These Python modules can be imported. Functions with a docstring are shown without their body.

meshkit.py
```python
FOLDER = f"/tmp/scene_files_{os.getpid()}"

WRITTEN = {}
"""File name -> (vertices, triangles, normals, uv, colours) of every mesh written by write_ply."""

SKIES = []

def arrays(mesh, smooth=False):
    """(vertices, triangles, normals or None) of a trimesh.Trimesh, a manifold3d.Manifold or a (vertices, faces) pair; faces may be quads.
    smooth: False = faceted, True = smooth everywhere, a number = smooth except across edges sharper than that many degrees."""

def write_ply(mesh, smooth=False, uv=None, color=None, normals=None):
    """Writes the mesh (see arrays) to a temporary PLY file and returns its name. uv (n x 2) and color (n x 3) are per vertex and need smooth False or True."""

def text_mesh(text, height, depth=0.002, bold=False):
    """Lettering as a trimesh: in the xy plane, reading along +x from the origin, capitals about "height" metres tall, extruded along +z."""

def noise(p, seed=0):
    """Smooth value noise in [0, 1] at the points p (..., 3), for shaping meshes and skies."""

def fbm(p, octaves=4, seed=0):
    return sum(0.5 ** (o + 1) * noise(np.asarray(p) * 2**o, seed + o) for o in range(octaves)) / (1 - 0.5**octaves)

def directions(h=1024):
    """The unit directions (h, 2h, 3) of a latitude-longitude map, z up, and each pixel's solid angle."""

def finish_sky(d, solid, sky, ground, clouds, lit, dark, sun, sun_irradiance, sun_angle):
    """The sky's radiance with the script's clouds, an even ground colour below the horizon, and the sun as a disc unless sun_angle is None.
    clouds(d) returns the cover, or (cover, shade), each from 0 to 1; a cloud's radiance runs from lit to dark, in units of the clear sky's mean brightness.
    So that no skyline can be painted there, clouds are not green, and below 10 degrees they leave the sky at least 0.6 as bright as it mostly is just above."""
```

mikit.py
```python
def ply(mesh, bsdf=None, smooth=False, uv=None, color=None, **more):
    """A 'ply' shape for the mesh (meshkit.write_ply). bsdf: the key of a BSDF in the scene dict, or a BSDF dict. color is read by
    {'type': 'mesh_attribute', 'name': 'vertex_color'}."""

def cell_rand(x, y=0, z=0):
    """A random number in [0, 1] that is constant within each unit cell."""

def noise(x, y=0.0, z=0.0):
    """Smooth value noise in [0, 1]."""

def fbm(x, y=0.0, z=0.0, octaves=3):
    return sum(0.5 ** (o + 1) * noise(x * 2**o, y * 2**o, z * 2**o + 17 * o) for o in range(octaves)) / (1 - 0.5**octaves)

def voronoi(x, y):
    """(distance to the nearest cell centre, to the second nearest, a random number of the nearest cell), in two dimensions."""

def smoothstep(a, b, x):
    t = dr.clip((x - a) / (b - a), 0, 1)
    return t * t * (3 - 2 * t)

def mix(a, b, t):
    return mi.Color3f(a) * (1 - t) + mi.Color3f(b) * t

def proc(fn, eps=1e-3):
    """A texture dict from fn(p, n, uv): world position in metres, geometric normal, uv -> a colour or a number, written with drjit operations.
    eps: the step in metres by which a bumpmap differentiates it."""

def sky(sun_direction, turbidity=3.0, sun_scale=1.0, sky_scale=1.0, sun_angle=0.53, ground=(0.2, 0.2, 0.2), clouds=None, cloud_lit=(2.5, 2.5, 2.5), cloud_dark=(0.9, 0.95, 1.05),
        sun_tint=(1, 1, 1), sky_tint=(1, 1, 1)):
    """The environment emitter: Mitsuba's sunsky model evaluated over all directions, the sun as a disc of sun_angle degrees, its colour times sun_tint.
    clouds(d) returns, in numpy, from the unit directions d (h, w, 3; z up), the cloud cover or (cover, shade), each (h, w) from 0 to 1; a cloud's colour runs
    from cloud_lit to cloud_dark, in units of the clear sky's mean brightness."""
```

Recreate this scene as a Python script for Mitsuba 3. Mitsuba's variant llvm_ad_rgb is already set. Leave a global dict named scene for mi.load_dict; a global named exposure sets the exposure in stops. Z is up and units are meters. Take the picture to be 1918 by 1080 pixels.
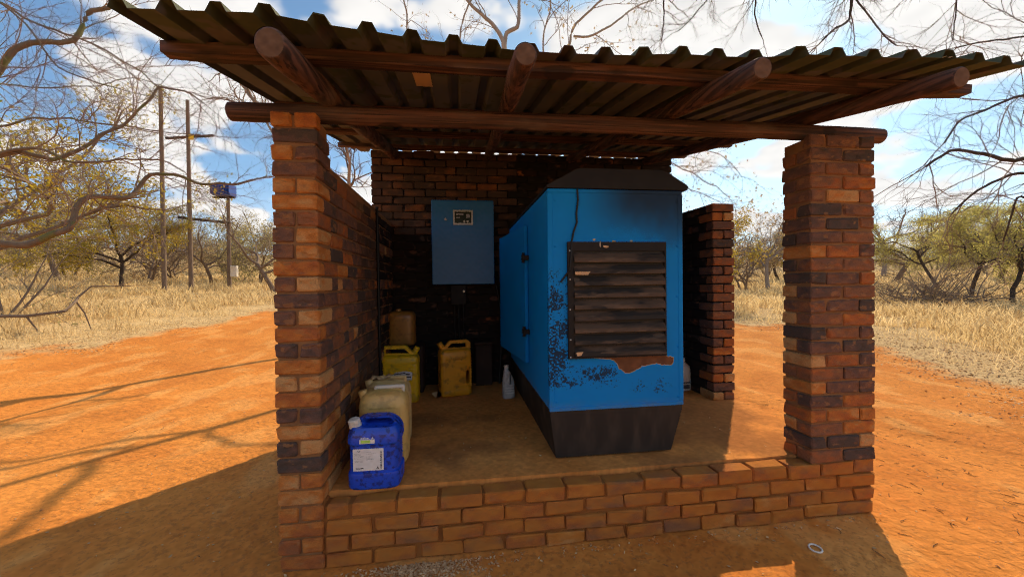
import math, random
import numpy as np, trimesh, manifold3d as m3, shapely.geometry as sg
import drjit as dr
import mitsuba as mi, mikit, meshkit
from mikit import noise, fbm, smoothstep, mix, cell_rand

T = mi.ScalarTransform4f
scene, labels = {}, {}

# ------------------------------------------------------------------ camera, sky, exposure
CAM = np.array([.937, -2.174, 1.478])
YAW, PIT, ROLL = .1335, -.012, -.0125
fw = np.array([math.sin(YAW) * math.cos(PIT), math.cos(YAW) * math.cos(PIT), math.sin(PIT)])
rt = np.array([math.cos(YAW), -math.sin(YAW), 0]); up = np.cross(rt, fw)
rt, up = rt * math.cos(ROLL) + up * math.sin(ROLL), up * math.cos(ROLL) - rt * math.sin(ROLL)
scene['camera'] = {'type': 'perspective', 'fov': 104.32, 'fov_axis': 'x', 'near_clip': .05, 'far_clip': 2000.0,
                   'to_world': T().look_at(origin=CAM.tolist(), target=(CAM + fw).tolist(), up=up.tolist())}
SUN = np.array([.625 * .788, .781 * .788, .616])


def clouds(d):
    z = np.maximum(d[..., 2], .03)
    p = np.stack([d[..., 0] / (z + .22) * 1.5, d[..., 1] / (z + .22) * 1.5, z * 0 + .3], -1)
    n = meshkit.fbm(p * 2.3 + 5.3, 6, 3)
    az = np.arctan2(d[..., 0], d[..., 1])
    big = meshkit.fbm(p * .55 + 1.7, 2, 9)
    lim = .475 - .12 * (big - .5) * 2
    cover = np.clip((n - lim + .06 * np.clip(az / .8, -1, 1)) / .10, 0, 1)
    cover = cover * cover * (3 - 2 * cover)
    low = np.clip(1 - d[..., 2] / .22, 0, 1)
    cover = np.maximum(cover * .96, low * .55)
    shade = np.clip((meshkit.fbm(p * 2.3 + 5.3 + [.12, .1, 0], 5, 3) - n) * 4 + .25, 0, 1) * .7
    return cover, shade


scene['sky'] = mikit.sky(SUN.tolist(), turbidity=3.0, clouds=clouds, cloud_lit=(2.62, 2.54, 2.43), cloud_dark=(1.74, 1.72, 1.70),
                         ground=(.3, .18, .08), sun_scale=1.0, sky_scale=1.35, sky_tint=(.82, 1.0, 1.08), sun_tint=(1.0, .95, .84))
exposure = 1.8


# ------------------------------------------------------------------ small helpers
COUNT = {}


def key(base):
    n = COUNT.get(base, -1) + 1
    COUNT[base] = n
    return base if n == 0 else f'{base}_{n:03d}'


def add(base, shape, label=None, category=None, group=None, kind=None):
    k = key(base)
    scene[k] = shape
    e = {a: b for a, b in (('label', label), ('category', category), ('group', group), ('kind', kind)) if b}
    if e:
        labels[k] = e
    return k


def thing(base, label, category, group=None):
    k = key(base)
    labels[k] = {'label': label, 'category': category, **({'group': group} if group else {})}
    return k


def V(m):
    if hasattr(m, 'to_mesh'):
        q = m.to_mesh()
        return np.array(q.vert_properties[:, :3], float), np.array(q.tri_verts, int)
    if isinstance(m, tuple):
        return np.asarray(m[0], float), np.asarray(m[1], int)
    return np.array(m.vertices), np.array(m.faces)


def join(ms):
    vs, fs, o = [], [], 0
    for m in ms:
        v, f = V(m)
        if f.shape[1] == 4:
            f = np.vstack([f[:, [0, 1, 2]], f[:, [0, 2, 3]]])
        vs.append(v); fs.append(f + o); o += len(v)
    return np.vstack(vs), np.vstack(fs)


def move(m, t=(0, 0, 0), rz=0, ry=0, rx=0, s=1):
    v, f = V(m)
    R = trimesh.transformations.euler_matrix(rx, ry, rz, 'sxyz')[:3, :3]
    return (v * s) @ R.T + np.array(t), f


def box(x0, x1, y0, y1, z0, z1):
    return move(trimesh.creation.box((x1 - x0, y1 - y0, z1 - z0)), ((x0 + x1) / 2, (y0 + y1) / 2, (z0 + z1) / 2))


def cham(x0, x1, y0, y1, z0, z1, c=.004):
    s = [(x0, x1), (y0, y1), (z0, z1)]
    pts = []
    for i in range(3):
        for a in (0, 1):
            for b in (0, 1):
                for d in (0, 1):
                    q = []
                    for k, e in enumerate((a, b, d)):
                        lo, hi = s[k]
                        q.append((lo, hi)[e] if k == i else ((lo + c, hi - c)[e]))
                    pts.append(q)
    return V(m3.Manifold.hull_points(np.array(pts, np.float32)))


def rbox(x0, x1, y0, y1, z0, z1, r, n=20):
    sp = m3.Manifold.sphere(r, n)
    return m3.Manifold.batch_hull([sp.translate([x, y, z]) for x in (x0 + r, x1 - r) for y in (y0 + r, y1 - r) for z in (z0 + r, z1 - r)])


def cyl(p0, p1, r0, r1=None, n=20, cap=True):
    return tubes([(np.array([p0, p1], float), np.array([r0, r1 if r1 is not None else r0], float))], n, cap)


def tubes(lines, sides=5, cap=False):
    """All polylines [(points (n,3), radii (n))] as tubes in one mesh."""
    by = {}
    for p, r in lines:
        by.setdefault(len(p), []).append((p, r))
    vs, fs, o = [], [], 0
    ang = np.arange(sides) / sides * 2 * np.pi
    for n, ls in by.items():
        P = np.array([l[0] for l in ls], float); R = np.array([l[1] for l in ls], float)
        t = np.gradient(P, axis=1)
        t /= np.linalg.norm(t, axis=2, keepdims=True) + 1e-12
        ref = np.where(np.abs(t[:, :1, 2:3]) > .9, [[[1., 0, 0]]], [[[0, 0, 1.]]])
        ref = np.where(np.abs((ref * t).sum(-1, keepdims=True)) > .97, [[[.577, .577, .577]]], ref)
        a = np.cross(t, ref); a /= np.linalg.norm(a, axis=2, keepdims=True) + 1e-12
        b = np.cross(t, a)
        ring = P[:, :, None] + R[:, :, None, None] * (a[:, :, None] * np.cos(ang)[:, None] + b[:, :, None] * np.sin(ang)[:, None])
        L = len(ls)
        base = (np.arange(L) * n * sides)[:, None, None] + (np.arange(n - 1) * sides)[None, :, None]
        i = np.arange(sides); j = (i + 1) % sides
        q = np.stack([base + i, base + j, base + sides + j, base + sides + i], -1).reshape(-1, 4)
        f = [q[:, [0, 1, 2]], q[:, [0, 2, 3]]]
        v = ring.reshape(-1, 3)
        if cap:
            c0, c1 = P[:, 0], P[:, -1]
            k = len(v)
            v = np.vstack([v, c0, c1])
            for l in range(L):
                s0, s1 = l * n * sides, l * n * sides + (n - 1) * sides
                f.append(np.stack([np.full(sides, k + l), s0 + j, s0 + i], 1))
                f.append(np.stack([np.full(sides, k + L + l), s1 + i, s1 + j], 1))
        vs.append(v); fs.append(np.vstack(f) + o); o += len(v)
    return np.vstack(vs), np.vstack(fs)


def loft(sections, n=40, sharp=4.0):
    """Stacked rounded rectangles (z, half width, half depth, cx, cy) closed into a solid."""
    a = np.arange(n) / n * 2 * np.pi + np.pi / n
    c, s = np.cos(a), np.sin(a)
    e = 2 / sharp
    ux, uy = np.sign(c) * np.abs(c) ** e, np.sign(s) * np.abs(s) ** e
    rings = [np.stack([sec[3] + sec[1] * ux, sec[4] + sec[2] * uy, np.full(n, sec[0])], 1) for sec in sections]
    v = np.vstack(rings + [[[sections[0][3], sections[0][4], sections[0][0]]], [[sections[-1][3], sections[-1][4], sections[-1][0]]]])
    f, i = [], np.arange(n)
    j = (i + 1) % n
    for k in range(len(sections) - 1):
        b = k * n
        f += [np.stack([b + i, b + j, b + n + j], 1), np.stack([b + i, b + n + j, b + n + i], 1)]
    k, t = len(sections) * n, (len(sections) - 1) * n
    f += [np.stack([np.full(n, k), j, i], 1), np.stack([np.full(n, k + 1), t + i, t + j], 1)]
    return v, np.vstack(f)


def mani(m):
    v, f = V(m)
    return m3.Manifold(m3.Mesh(np.asarray(v, np.float32), np.asarray(f, np.uint32)))


def extrude_xz(poly, y0, y1):
    """A polygon given in (x, z), extruded from y0 to y1."""
    m = trimesh.creation.extrude_polygon(poly if not isinstance(poly, list) else sg.Polygon(poly), y1 - y0, engine='earcut')
    v, f = V(m)
    return np.stack([v[:, 0], y1 - v[:, 2], v[:, 1]], 1), f


def ply(m, b, **k):
    return mikit.ply(V(m), b, **k)


# ------------------------------------------------------------------ materials
def P(fn):
    return mikit.proc(fn)


def rgb(*c):
    return {'type': 'rgb', 'value': list(c)}


def principled(color, rough=.8, spec=.3, **k):
    return {'type': 'principled', 'base_color': color, 'roughness': rough, 'specular': spec, **k}


def bump(b, fn, scale, eps=.002):
    return {'type': 'bumpmap', 'arbitrary': mikit.proc(fn, eps), 'scale': scale, 'bsdf': b}


def two(b):
    return {'type': 'twosided', 'bsdf': b}


def hat(x, i):
    return dr.maximum(0, 1 - dr.abs(x - i))


TONES = [(.076, .056, .047), (.135, .072, .054), (.205, .094, .050), (.32, .102, .034), (.43, .158, .037), (.46, .255, .105)]


def brick_color(p, n, uv):
    k = noise(p.x * 3, p.y * 3, p.z * 3)
    patch = fbm(p.x * 17 + uv.y * 40, p.y * 17, p.z * 22, 3)
    t = dr.clip(uv.x * 5 + (patch - .5) * 2.6 + 1.6 * smoothstep(.60, .68, fbm(p.x * 11 + uv.y * 70, p.y * 11, p.z * 15, 3)) * (uv.y - .5), 0, 5)
    c = mi.Color3f(0)
    for i, q in enumerate(TONES):
        c += mi.Color3f(*q) * hat(t, i)
    grain = noise(p.x * 260, p.y * 260, p.z * 260)
    c *= .8 + .4 * grain
    m = smoothstep(.62, .72, fbm(p.x * 26 + 9, p.y * 26, p.z * 30 + uv.y * 9, 4))
    return mix(c, (.32, .155, .062), m * .5)


scene['brick'] = bump(principled(P(brick_color), .92, .2), lambda p, n, uv: fbm(p.x * 45, p.y * 45, p.z * 45, 4) - 1.2 * smoothstep(.60, .70, fbm(p.x * 38 + 4, p.y * 38, p.z * 38, 2)), .006)


def mortar_color(p, n, uv):
    return mix((.15, .075, .036), (.30, .155, .070), fbm(p.x * 14, p.y * 14, p.z * 14, 4))


scene['mortar'] = bump(principled(P(mortar_color), .95, .1), lambda p, n, uv: fbm(p.x * 70, p.y * 70, p.z * 70, 3), .006)


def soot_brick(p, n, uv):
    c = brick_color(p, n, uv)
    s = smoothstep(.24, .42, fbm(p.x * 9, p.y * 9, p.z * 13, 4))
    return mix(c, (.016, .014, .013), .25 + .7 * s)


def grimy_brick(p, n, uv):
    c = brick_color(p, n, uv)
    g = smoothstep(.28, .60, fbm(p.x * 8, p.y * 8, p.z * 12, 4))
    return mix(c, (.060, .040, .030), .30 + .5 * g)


scene['grimy_brick'] = bump(principled(P(grimy_brick), .93, .15), lambda p, n, uv: fbm(p.x * 60, p.y * 60, p.z * 60, 4), .005)
scene['sooty_brick'] = bump(principled(P(soot_brick), .93, .15), lambda p, n, uv: fbm(p.x * 60, p.y * 60, p.z * 60, 4), .004)
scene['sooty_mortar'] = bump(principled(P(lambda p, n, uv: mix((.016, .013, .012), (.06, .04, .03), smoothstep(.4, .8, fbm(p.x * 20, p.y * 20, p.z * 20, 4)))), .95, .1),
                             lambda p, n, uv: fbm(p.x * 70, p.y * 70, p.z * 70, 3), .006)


def dusty_brick(p, n, uv):
    c = brick_color(p, n, uv)
    d = mix((.36, .125, .020), (.48, .200, .040), fbm(p.x * 12, p.y * 12, p.z * 18, 4))
    k = smoothstep(.30, .62, fbm(p.x * 7 + uv.y * 20, p.y * 9, p.z * 11, 4))
    return mix(c, d, .18 + .5 * k)


scene['dusty_brick'] = bump(principled(P(dusty_brick), .95, .1), lambda p, n, uv: fbm(p.x * 60, p.y * 60, p.z * 60, 4), .005)
scene['dusty_mortar'] = bump(principled(P(lambda p, n, uv: mix((.20, .075, .022), (.33, .13, .036), fbm(p.x * 14, p.y * 14, p.z * 14, 4))), .95, .1), lambda p, n, uv: fbm(p.x * 70, p.y * 70, p.z * 70, 3), .006)

SHORE = None  # filled below: radii of the bare clearing by direction


def slab_color(p, n, uv):
    c = mix((.48, .160, .034), (.72, .315, .092), fbm(p.x * 2.5, p.y * 2.5, 3, 5))
    oil = smoothstep(.5, .7, fbm(p.x * 1.7 + 3, p.y * 1.7, 7, 4))
    c = mix(c, (.20, .080, .034), oil * .6)
    g = fbm(p.x * 40, p.y * 40, 1, 3)
    return c * (.75 + .5 * g)


scene['slab'] = bump(principled(P(slab_color), .97, .04), lambda p, n, uv: fbm(p.x * 25, p.y * 25, p.z * 25, 4), .006)


def pole_color(p, n, uv, lo=(.052, .028, .021), hi=(.145, .068, .046)):
    g = fbm(p.x * 2.2, p.y * 60, p.z * 60, 3)
    h = fbm(p.x * 60, p.y * 2.2, p.z * 60, 3)
    ax = dr.select(uv.x > .5, h, g)
    c = mix(lo, hi, smoothstep(.3, .75, ax))
    crack = smoothstep(.60, .66, dr.select(uv.x > .5, fbm(p.x * 110, p.y * 1.3, p.z * 110, 2), fbm(p.x * 1.3, p.y * 110, p.z * 110, 2)))
    c = mix(c, (.022, .014, .011), crack * .7)
    knot = smoothstep(.76, .84, noise(p.x * 7 + 3, p.y * 7, p.z * 14))
    grey = smoothstep(.5, .75, fbm(p.x * 4, p.y * 4, p.z * 9, 4))
    c = mix(c, (.15, .115, .095), grey * .45)
    return mix(c, (.030, .018, .014), knot * .8)


scene['wood_pole'] = bump(principled(P(pole_color), .75, .3), lambda p, n, uv: dr.select(uv.x > .5, fbm(p.x * 90, p.y * 3, p.z * 90, 3), fbm(p.x * 3, p.y * 90, p.z * 90, 3)), .004)
scene['wood_end'] = bump(principled(P(lambda p, n, uv: mix((.075, .042, .028), (.17, .105, .07), fbm(p.x * 45, p.y * 45, p.z * 45, 3))), .9, .2), lambda p, n, uv: fbm(p.x * 80, 0, p.z * 80, 3), .003)


def roof_color(p, n, uv):
    k = fbm(p.x * 3, p.y * 1.2, 2, 4)
    c = mix((.072, .074, .080), (.125, .125, .128), k)
    rust = smoothstep(.5, .68, fbm(p.x * 5 + 7, p.y * 2.2, 5, 4))
    c = mix(c, (.085, .055, .042), rust * .6)
    moss = smoothstep(.54, .68, fbm(p.x * 9, p.y * 7, p.z * 9, 4) + .24 * smoothstep(-.36, -.50, p.y))
    return mix(c, (.055, .070, .025), moss * .75)


scene['roof_sheet'] = two(principled(P(roof_color), .8, .25))


def genset_paint(p, n, uv):
    c = mix((.001, .185, .55), (.002, .225, .65), fbm(p.x * 3, p.y * 3, p.z * 3, 4))
    g = fbm(p.x * 120, p.y * 120, p.z * 90, 3)
    front = smoothstep(.34, .31, p.y)
    # black mould spots, left of the grille and under it
    wx = p.x + .05 * (noise(p.z * 9, 1, 3) - .5)
    a = smoothstep(.15, .06, dr.abs(wx - 1.585)) * smoothstep(.78, .86, p.z) * smoothstep(1.62, 1.42, p.z)
    b = smoothstep(.0, .08, wx - 1.49) * smoothstep(2.02, 1.86, wx) * smoothstep(.10, .035, dr.abs(p.z - .885 + .05 * (noise(p.x * 8, 2, 5) - .5)))
    e = smoothstep(2.36, 2.30, wx) * smoothstep(2.0, 2.05, wx) * smoothstep(.075, .02, dr.abs(p.z - .80)) * .45
    clump = smoothstep(.36, .62, fbm(p.x * 17, 2, p.z * 11, 4))
    m = dr.maximum(dr.maximum(a, b), e) * (.25 + .75 * clump)
    spots = smoothstep(.50, .58, g + (m - .55) * .30) * smoothstep(.05, .2, m)
    c = mix(c, (.012, .020, .032), spots * .93 * front)
    # exhaust soot at the top, blown on in grains
    so = smoothstep(1.62, 2.05, p.z + .16 * (p.x - 2.0) + .25 * (fbm(p.x * 6, p.y * 6, p.z * 4, 4) - .5))
    gr = noise(p.x * 190, p.y * 190, p.z * 190)
    so = so * smoothstep(.0, .55, so * 1.25 + gr * .5 - .3)
    c = mix(c, (.015, .018, .022), dr.clip(so, 0, 1) * .9 * smoothstep(1.62, 2.10, p.x))
    dust = smoothstep(.78, .67, p.z + .10 * fbm(p.x * 12, p.y * 12, p.z * 12, 4)) * g
    c = mix(c, (.16, .14, .11), dust * .9)
    return c


scene['genset_paint'] = principled(P(genset_paint), .55, .14)
scene['blue_paint'] = principled(P(lambda p, n, uv: mix((.008, .14, .36), (.02, .17, .42), fbm(p.x * 30, p.y * 30, p.z * 30, 4))), .45, .5)
scene['black_steel'] = principled(P(lambda p, n, uv: mix((.008, .008, .009), (.024, .020, .018), fbm(p.x * 9, p.y * 9, p.z * 5, 4))), .6, .2)
scene['skirt_steel'] = principled(P(lambda p, n, uv: mix((.013, .012, .012), (.045, .034, .027), smoothstep(.4, .85, fbm(p.x * 12, p.y * 12, p.z * 3, 5)))), .6, .4)


def slat_color(p, n, uv):
    rust = smoothstep(.38, .62, fbm(p.x * 5, p.y * 22, p.z * 16, 4))
    c = mix((.022, .019, .017), (.085, .056, .038), rust)
    return mix(c, (.15, .10, .065), smoothstep(.62, .75, fbm(p.x * 9, 3, p.z * 30, 4)) * .5)


scene['slat'] = principled(P(slat_color), .75, .3)
scene['rust'] = bump(principled(P(lambda p, n, uv: mix((.085, .036, .018), (.20, .088, .042), fbm(p.x * 30, p.y * 30, p.z * 30, 5))), .9, .2), lambda p, n, uv: fbm(p.x * 120, 0, p.z * 120, 3), .002)
scene['primer'] = principled(rgb(.42, .36, .28), .7)
scene['bare_wood'] = principled(rgb(.55, .36, .20), .8)
scene['pale_leaf'] = principled(P(lambda p, n, uv: mix((.42, .29, .13), (.62, .48, .27), noise(p.x * 9, p.y * 9, p.z * 9))), .8, .2)
scene['black_rubber'] = principled(rgb(.012, .012, .012), .5)
scene['grey_metal'] = principled(rgb(.45, .46, .47), .4, .5, metallic=.3)
scene['screen'] = principled(rgb(.03, .045, .035), .15, .6)


def plastic(c, dirt=(.16, .10, .06), amount=.5, rough=.38, thr=.52, freq=22):
    lo = tuple(.8 * v for v in c)

    def fn(p, n, uv):
        q = mix(lo, c, fbm(p.x * 6, p.y * 6, p.z * 6, 3))
        d = smoothstep(thr, thr + .16, fbm(p.x * freq, p.y * freq, p.z * freq * .8, 5))
        d2 = smoothstep(.6, .9, noise(p.x * 220, p.y * 220, p.z * 220)) * .3
        return mix(q, dirt, dr.clip(d * amount + d2 * amount, 0, 1))
    return principled(P(fn), rough, .5)


scene['blue_plastic'] = plastic((.012, .075, .62), (.006, .014, .10), .7, .35, .50, 48)
scene['dark_blue_paint'] = principled(rgb(.02, .07, .32), .5)
scene['cream_plastic'] = plastic((.70, .46, .15), (.36, .21, .07), .45)
scene['cream_plastic_pale'] = plastic((.72, .50, .21), (.34, .21, .10), .5)
scene['yellow_plastic'] = plastic((.95, .58, .008), (.34, .20, .03), .5)
scene['orange_plastic'] = plastic((.88, .38, .014), (.30, .12, .02), .6)
scene['brown_plastic'] = plastic((.40, .18, .035), (.14, .07, .02), .6, .3)
scene['white_plastic'] = plastic((.72, .68, .60), (.35, .27, .2), .4)
scene['silver_plastic'] = plastic((.50, .51, .52), (.15, .13, .12), .4, .3)
scene['paper'] = principled(P(lambda p, n, uv: mix((.62, .60, .58), (.74, .72, .70), noise(p.x * 60, p.y * 60, p.z * 60))), .6, .3)
scene['paper_lime'] = principled(rgb(.42, .66, .12), .5)
scene['ink'] = principled(rgb(.07, .07, .08), .6)
scene['ink_grey'] = principled(rgb(.36, .35, .34), .6)
scene['ink_white'] = principled(rgb(.75, .77, .78), .6)
scene['dark_crate'] = principled(P(lambda p, n, uv: mix((.020, .012, .009), (.06, .030, .020), fbm(p.x * 8, p.y * 8, p.z * 8, 4))), .7, .3)


def bark_fn(a, b, g=None):
    def fn(p, n, uv):
        c = mix(a, b, fbm(p.x * 16, p.y * 16, p.z * 6, 4))
        return mix(c, g, smoothstep(.56, .66, fbm(p.x * 4, p.y * 4, p.z * 4, 4)) * .7) if g else c
    return fn


scene['bark_brown'] = two(bump(principled(P(bark_fn((.115, .082, .062), (.26, .195, .15))), .9, .2), lambda p, n, uv: fbm(p.x * 40, p.y * 40, p.z * 16, 3), .008))
scene['bark_green'] = two(principled(P(bark_fn((.11, .085, .06), (.22, .17, .12), (.13, .15, .045))), .9, .2))
scene['bark_pale'] = two(principled(P(bark_fn((.22, .185, .16), (.42, .37, .32))), .9, .2))
scene['bark_dark'] = two(principled(P(bark_fn((.028, .022, .018), (.08, .06, .047))), .9, .2))
scene['twig'] = two(principled(P(lambda p, n, uv: mix((.15, .115, .095), (.29, .225, .175), noise(p.x * 3, p.y * 3, p.z * 3))), .9, .2))


def leaf(a, b, tr=.7):
    return {'type': 'principledthin', 'base_color': P(lambda p, n, uv: mix(a, b, fbm(p.x * 2.3, p.y * 2.3, p.z * 2.3, 2) * 1.3 - .15)), 'roughness': .7, 'diff_trans': tr, 'spec_trans': 0.0}


scene['leaf_yellow'] = leaf((.28, .25, .05), (.60, .43, .05), 1.1)
scene['leaf_green'] = leaf((.34, .33, .10), (.58, .52, .17), 1.25)
scene['leaf_olive'] = leaf((.30, .27, .12), (.48, .41, .19), 1.25)
scene['leaf_dry'] = leaf((.30, .22, .13), (.48, .36, .20), 1.0)
scene['straw'] = leaf((.62, .48, .24), (.86, .71, .43), 1.1)
scene['straw_brown'] = leaf((.38, .26, .12), (.56, .40, .20), .9)
scene['litter'] = two(principled(P(lambda p, n, uv: mix((.32, .18, .085), (.68, .48, .26), noise(p.x * 37, p.y * 37, p.z * 37))), .85, .2))
scene['husk'] = two(principled(P(lambda p, n, uv: mix((.34, .17, .07), (.78, .55, .31), noise(p.x * 61, p.y * 61, p.z * 61))), .85, .2))
scene['twig_litter'] = two(principled(P(lambda p, n, uv: mix((.05, .03, .02), (.20, .12, .07), noise(p.x * 21, p.y * 21, 1))), .9, .2))

# ------------------------------------------------------------------ the ground
SH = np.array([  # edge of the bare sand: angle from +y at (1,-1), radius
    (-3.15, 9.0), (-2.2, 9.0), (-1.45, 9.6), (-1.02, 10.8), (-.76, 11.2), (-.56, 13.2), (-.452, 16.2), (-.2, 15.5), (.2, 14.0), (.70, 12.3), (.785, 12.2), (.96, 9.7), (1.055, 8.65), (1.18, 7.55), (1.6, 7.6), (2.4, 8.5), (3.15, 9.0)])


def terrain(x, y):
    d = np.hypot(x - 1, y + 1)
    s = .062 - .026 * np.sin(np.arctan2(x - 1, y + 1))
    return s * np.logaddexp(0, (d - 8) * 1.2) / 1.2


def edge_dist(x, y):
    return np.hypot(x - 1, y + 1) - np.interp(np.arctan2(x - 1, y + 1), SH[:, 0], SH[:, 1])


def height(x, y):
    x, y = np.asarray(x, float), np.asarray(y, float)
    q = np.stack([x, y, x * 0 + 1.5], -1)
    h = terrain(x, y)
    near = np.clip((np.hypot(x - 1.7, y - 1.2) - 1.9) / 1.5, 0, 1)
    out = np.clip(edge_dist(x, y) / 2, 0, 1)
    h = h + (meshkit.fbm(q * .45, 2, 4) - .5) * .12 * near + (meshkit.fbm(q * 2.2, 3, 5) - .5) * (.025 + .05 * out) * np.clip(near + .25, 0, 1) + (meshkit.fbm(q * 9, 3, 6) - .5) * .013
    # two wheel tracks on each side of the shed
    for c, w in (((-2.9, .16, 1.1), .28), ((-4.6, .10, 1.0), .28), ((5.2, -.10, -1.4), .3), ((6.7, -.16, -1.5), .3)):
        xc = c[0] + c[1] * (y - 2) + .15 * np.sin(y * .8 + c[2])
        h = h - .034 * np.exp(-((x - xc) / w) ** 2) * np.clip(1 - out, 0, 1)
    return h


def ground_color(p, n, uv):
    x, y = p.x - 1, p.y + 1
    ang, rad = dr.atan2(x, y), dr.sqrt(x * x + y * y)
    r = mi.Float(0)
    for (a0, r0), (a1, r1) in zip(SH[:-1].tolist(), SH[1:].tolist()):
        t = (ang - a0) / (a1 - a0)
        r = dr.select((t >= 0) & (t <= 1), r0 + (r1 - r0) * t, r)
    sd = rad - r + (fbm(p.x * 1.6, p.y * 1.6, 2, 4) - .5) * 2.0
    k = fbm(p.x * .9, p.y * .9, 3, 4)
    c = mix((.51, .176, .034), (.62, .248, .054), k)
    c = mix(c, (.47, .155, .030), smoothstep(.5, .7, fbm(p.x * 2.3 + 5, p.y * 2.3, 1, 4)) * .5)
    c = mix(c, (.68, .34, .105), smoothstep(.54, .72, fbm(p.x * 3.1, p.y * 1.5 + 8, 4, 5)) * .5)
    c *= .82 + .36 * fbm(p.x * 32, p.y * 32, 1, 3)
    debris = smoothstep(.60, .66, fbm(p.x * 55, p.y * 55, 6, 3) + .25 * (fbm(p.x * 1.3, p.y * 1.3, 9, 3) - .5))
    c = mix(c, (.15, .075, .038), debris * .25)
    grassy = mix((.40, .27, .12), (.60, .43, .22), fbm(p.x * 7, p.y * 7, 5, 4))
    return mix(c, grassy, smoothstep(-.3, .7, sd))


scene['sand'] = bump(principled(P(ground_color), .95, .1),
                     lambda p, n, uv: fbm(p.x * 16, p.y * 16, 1, 5) + .3 * smoothstep(.5, .62, noise(p.x * 33, p.y * 33, 3)), .010, .004)
s_ = np.linspace(-1, 1, 420)
gx = 1.0 + 11 * s_ + 300 * s_ ** 7
gy = 2.0 + 11 * s_ + 300 * s_ ** 7
GX, GY = np.meshgrid(gx, gy, indexing='ij')
GZ = height(GX, GY)
n_ = len(s_)
ii = (np.arange(n_ - 1)[:, None] * n_ + np.arange(n_ - 1)).ravel()
gf = np.vstack([np.stack([ii, ii + n_, ii + n_ + 1], 1), np.stack([ii, ii + n_ + 1, ii + 1], 1)])
add('ground', mikit.ply((np.stack([GX, GY, GZ], -1).reshape(-1, 3), gf), 'sand', smooth=True), 'orange sand track and dry grassland around the shed', kind='structure')

# ------------------------------------------------------------------ the shed: bricks
C = .085
SHED = thing('generator_shed', 'open red brick shed with corrugated roof on wooden poles', 'shed')
brick_rng = np.random.default_rng(7)
_bv, _bf = cham(-.5, .5, -.5, .5, -.5, .5, .1)
_bs = np.sign(_bv)
_bc = ((_bs + 1) / 2 @ [1, 2, 4]).astype(int)


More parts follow.
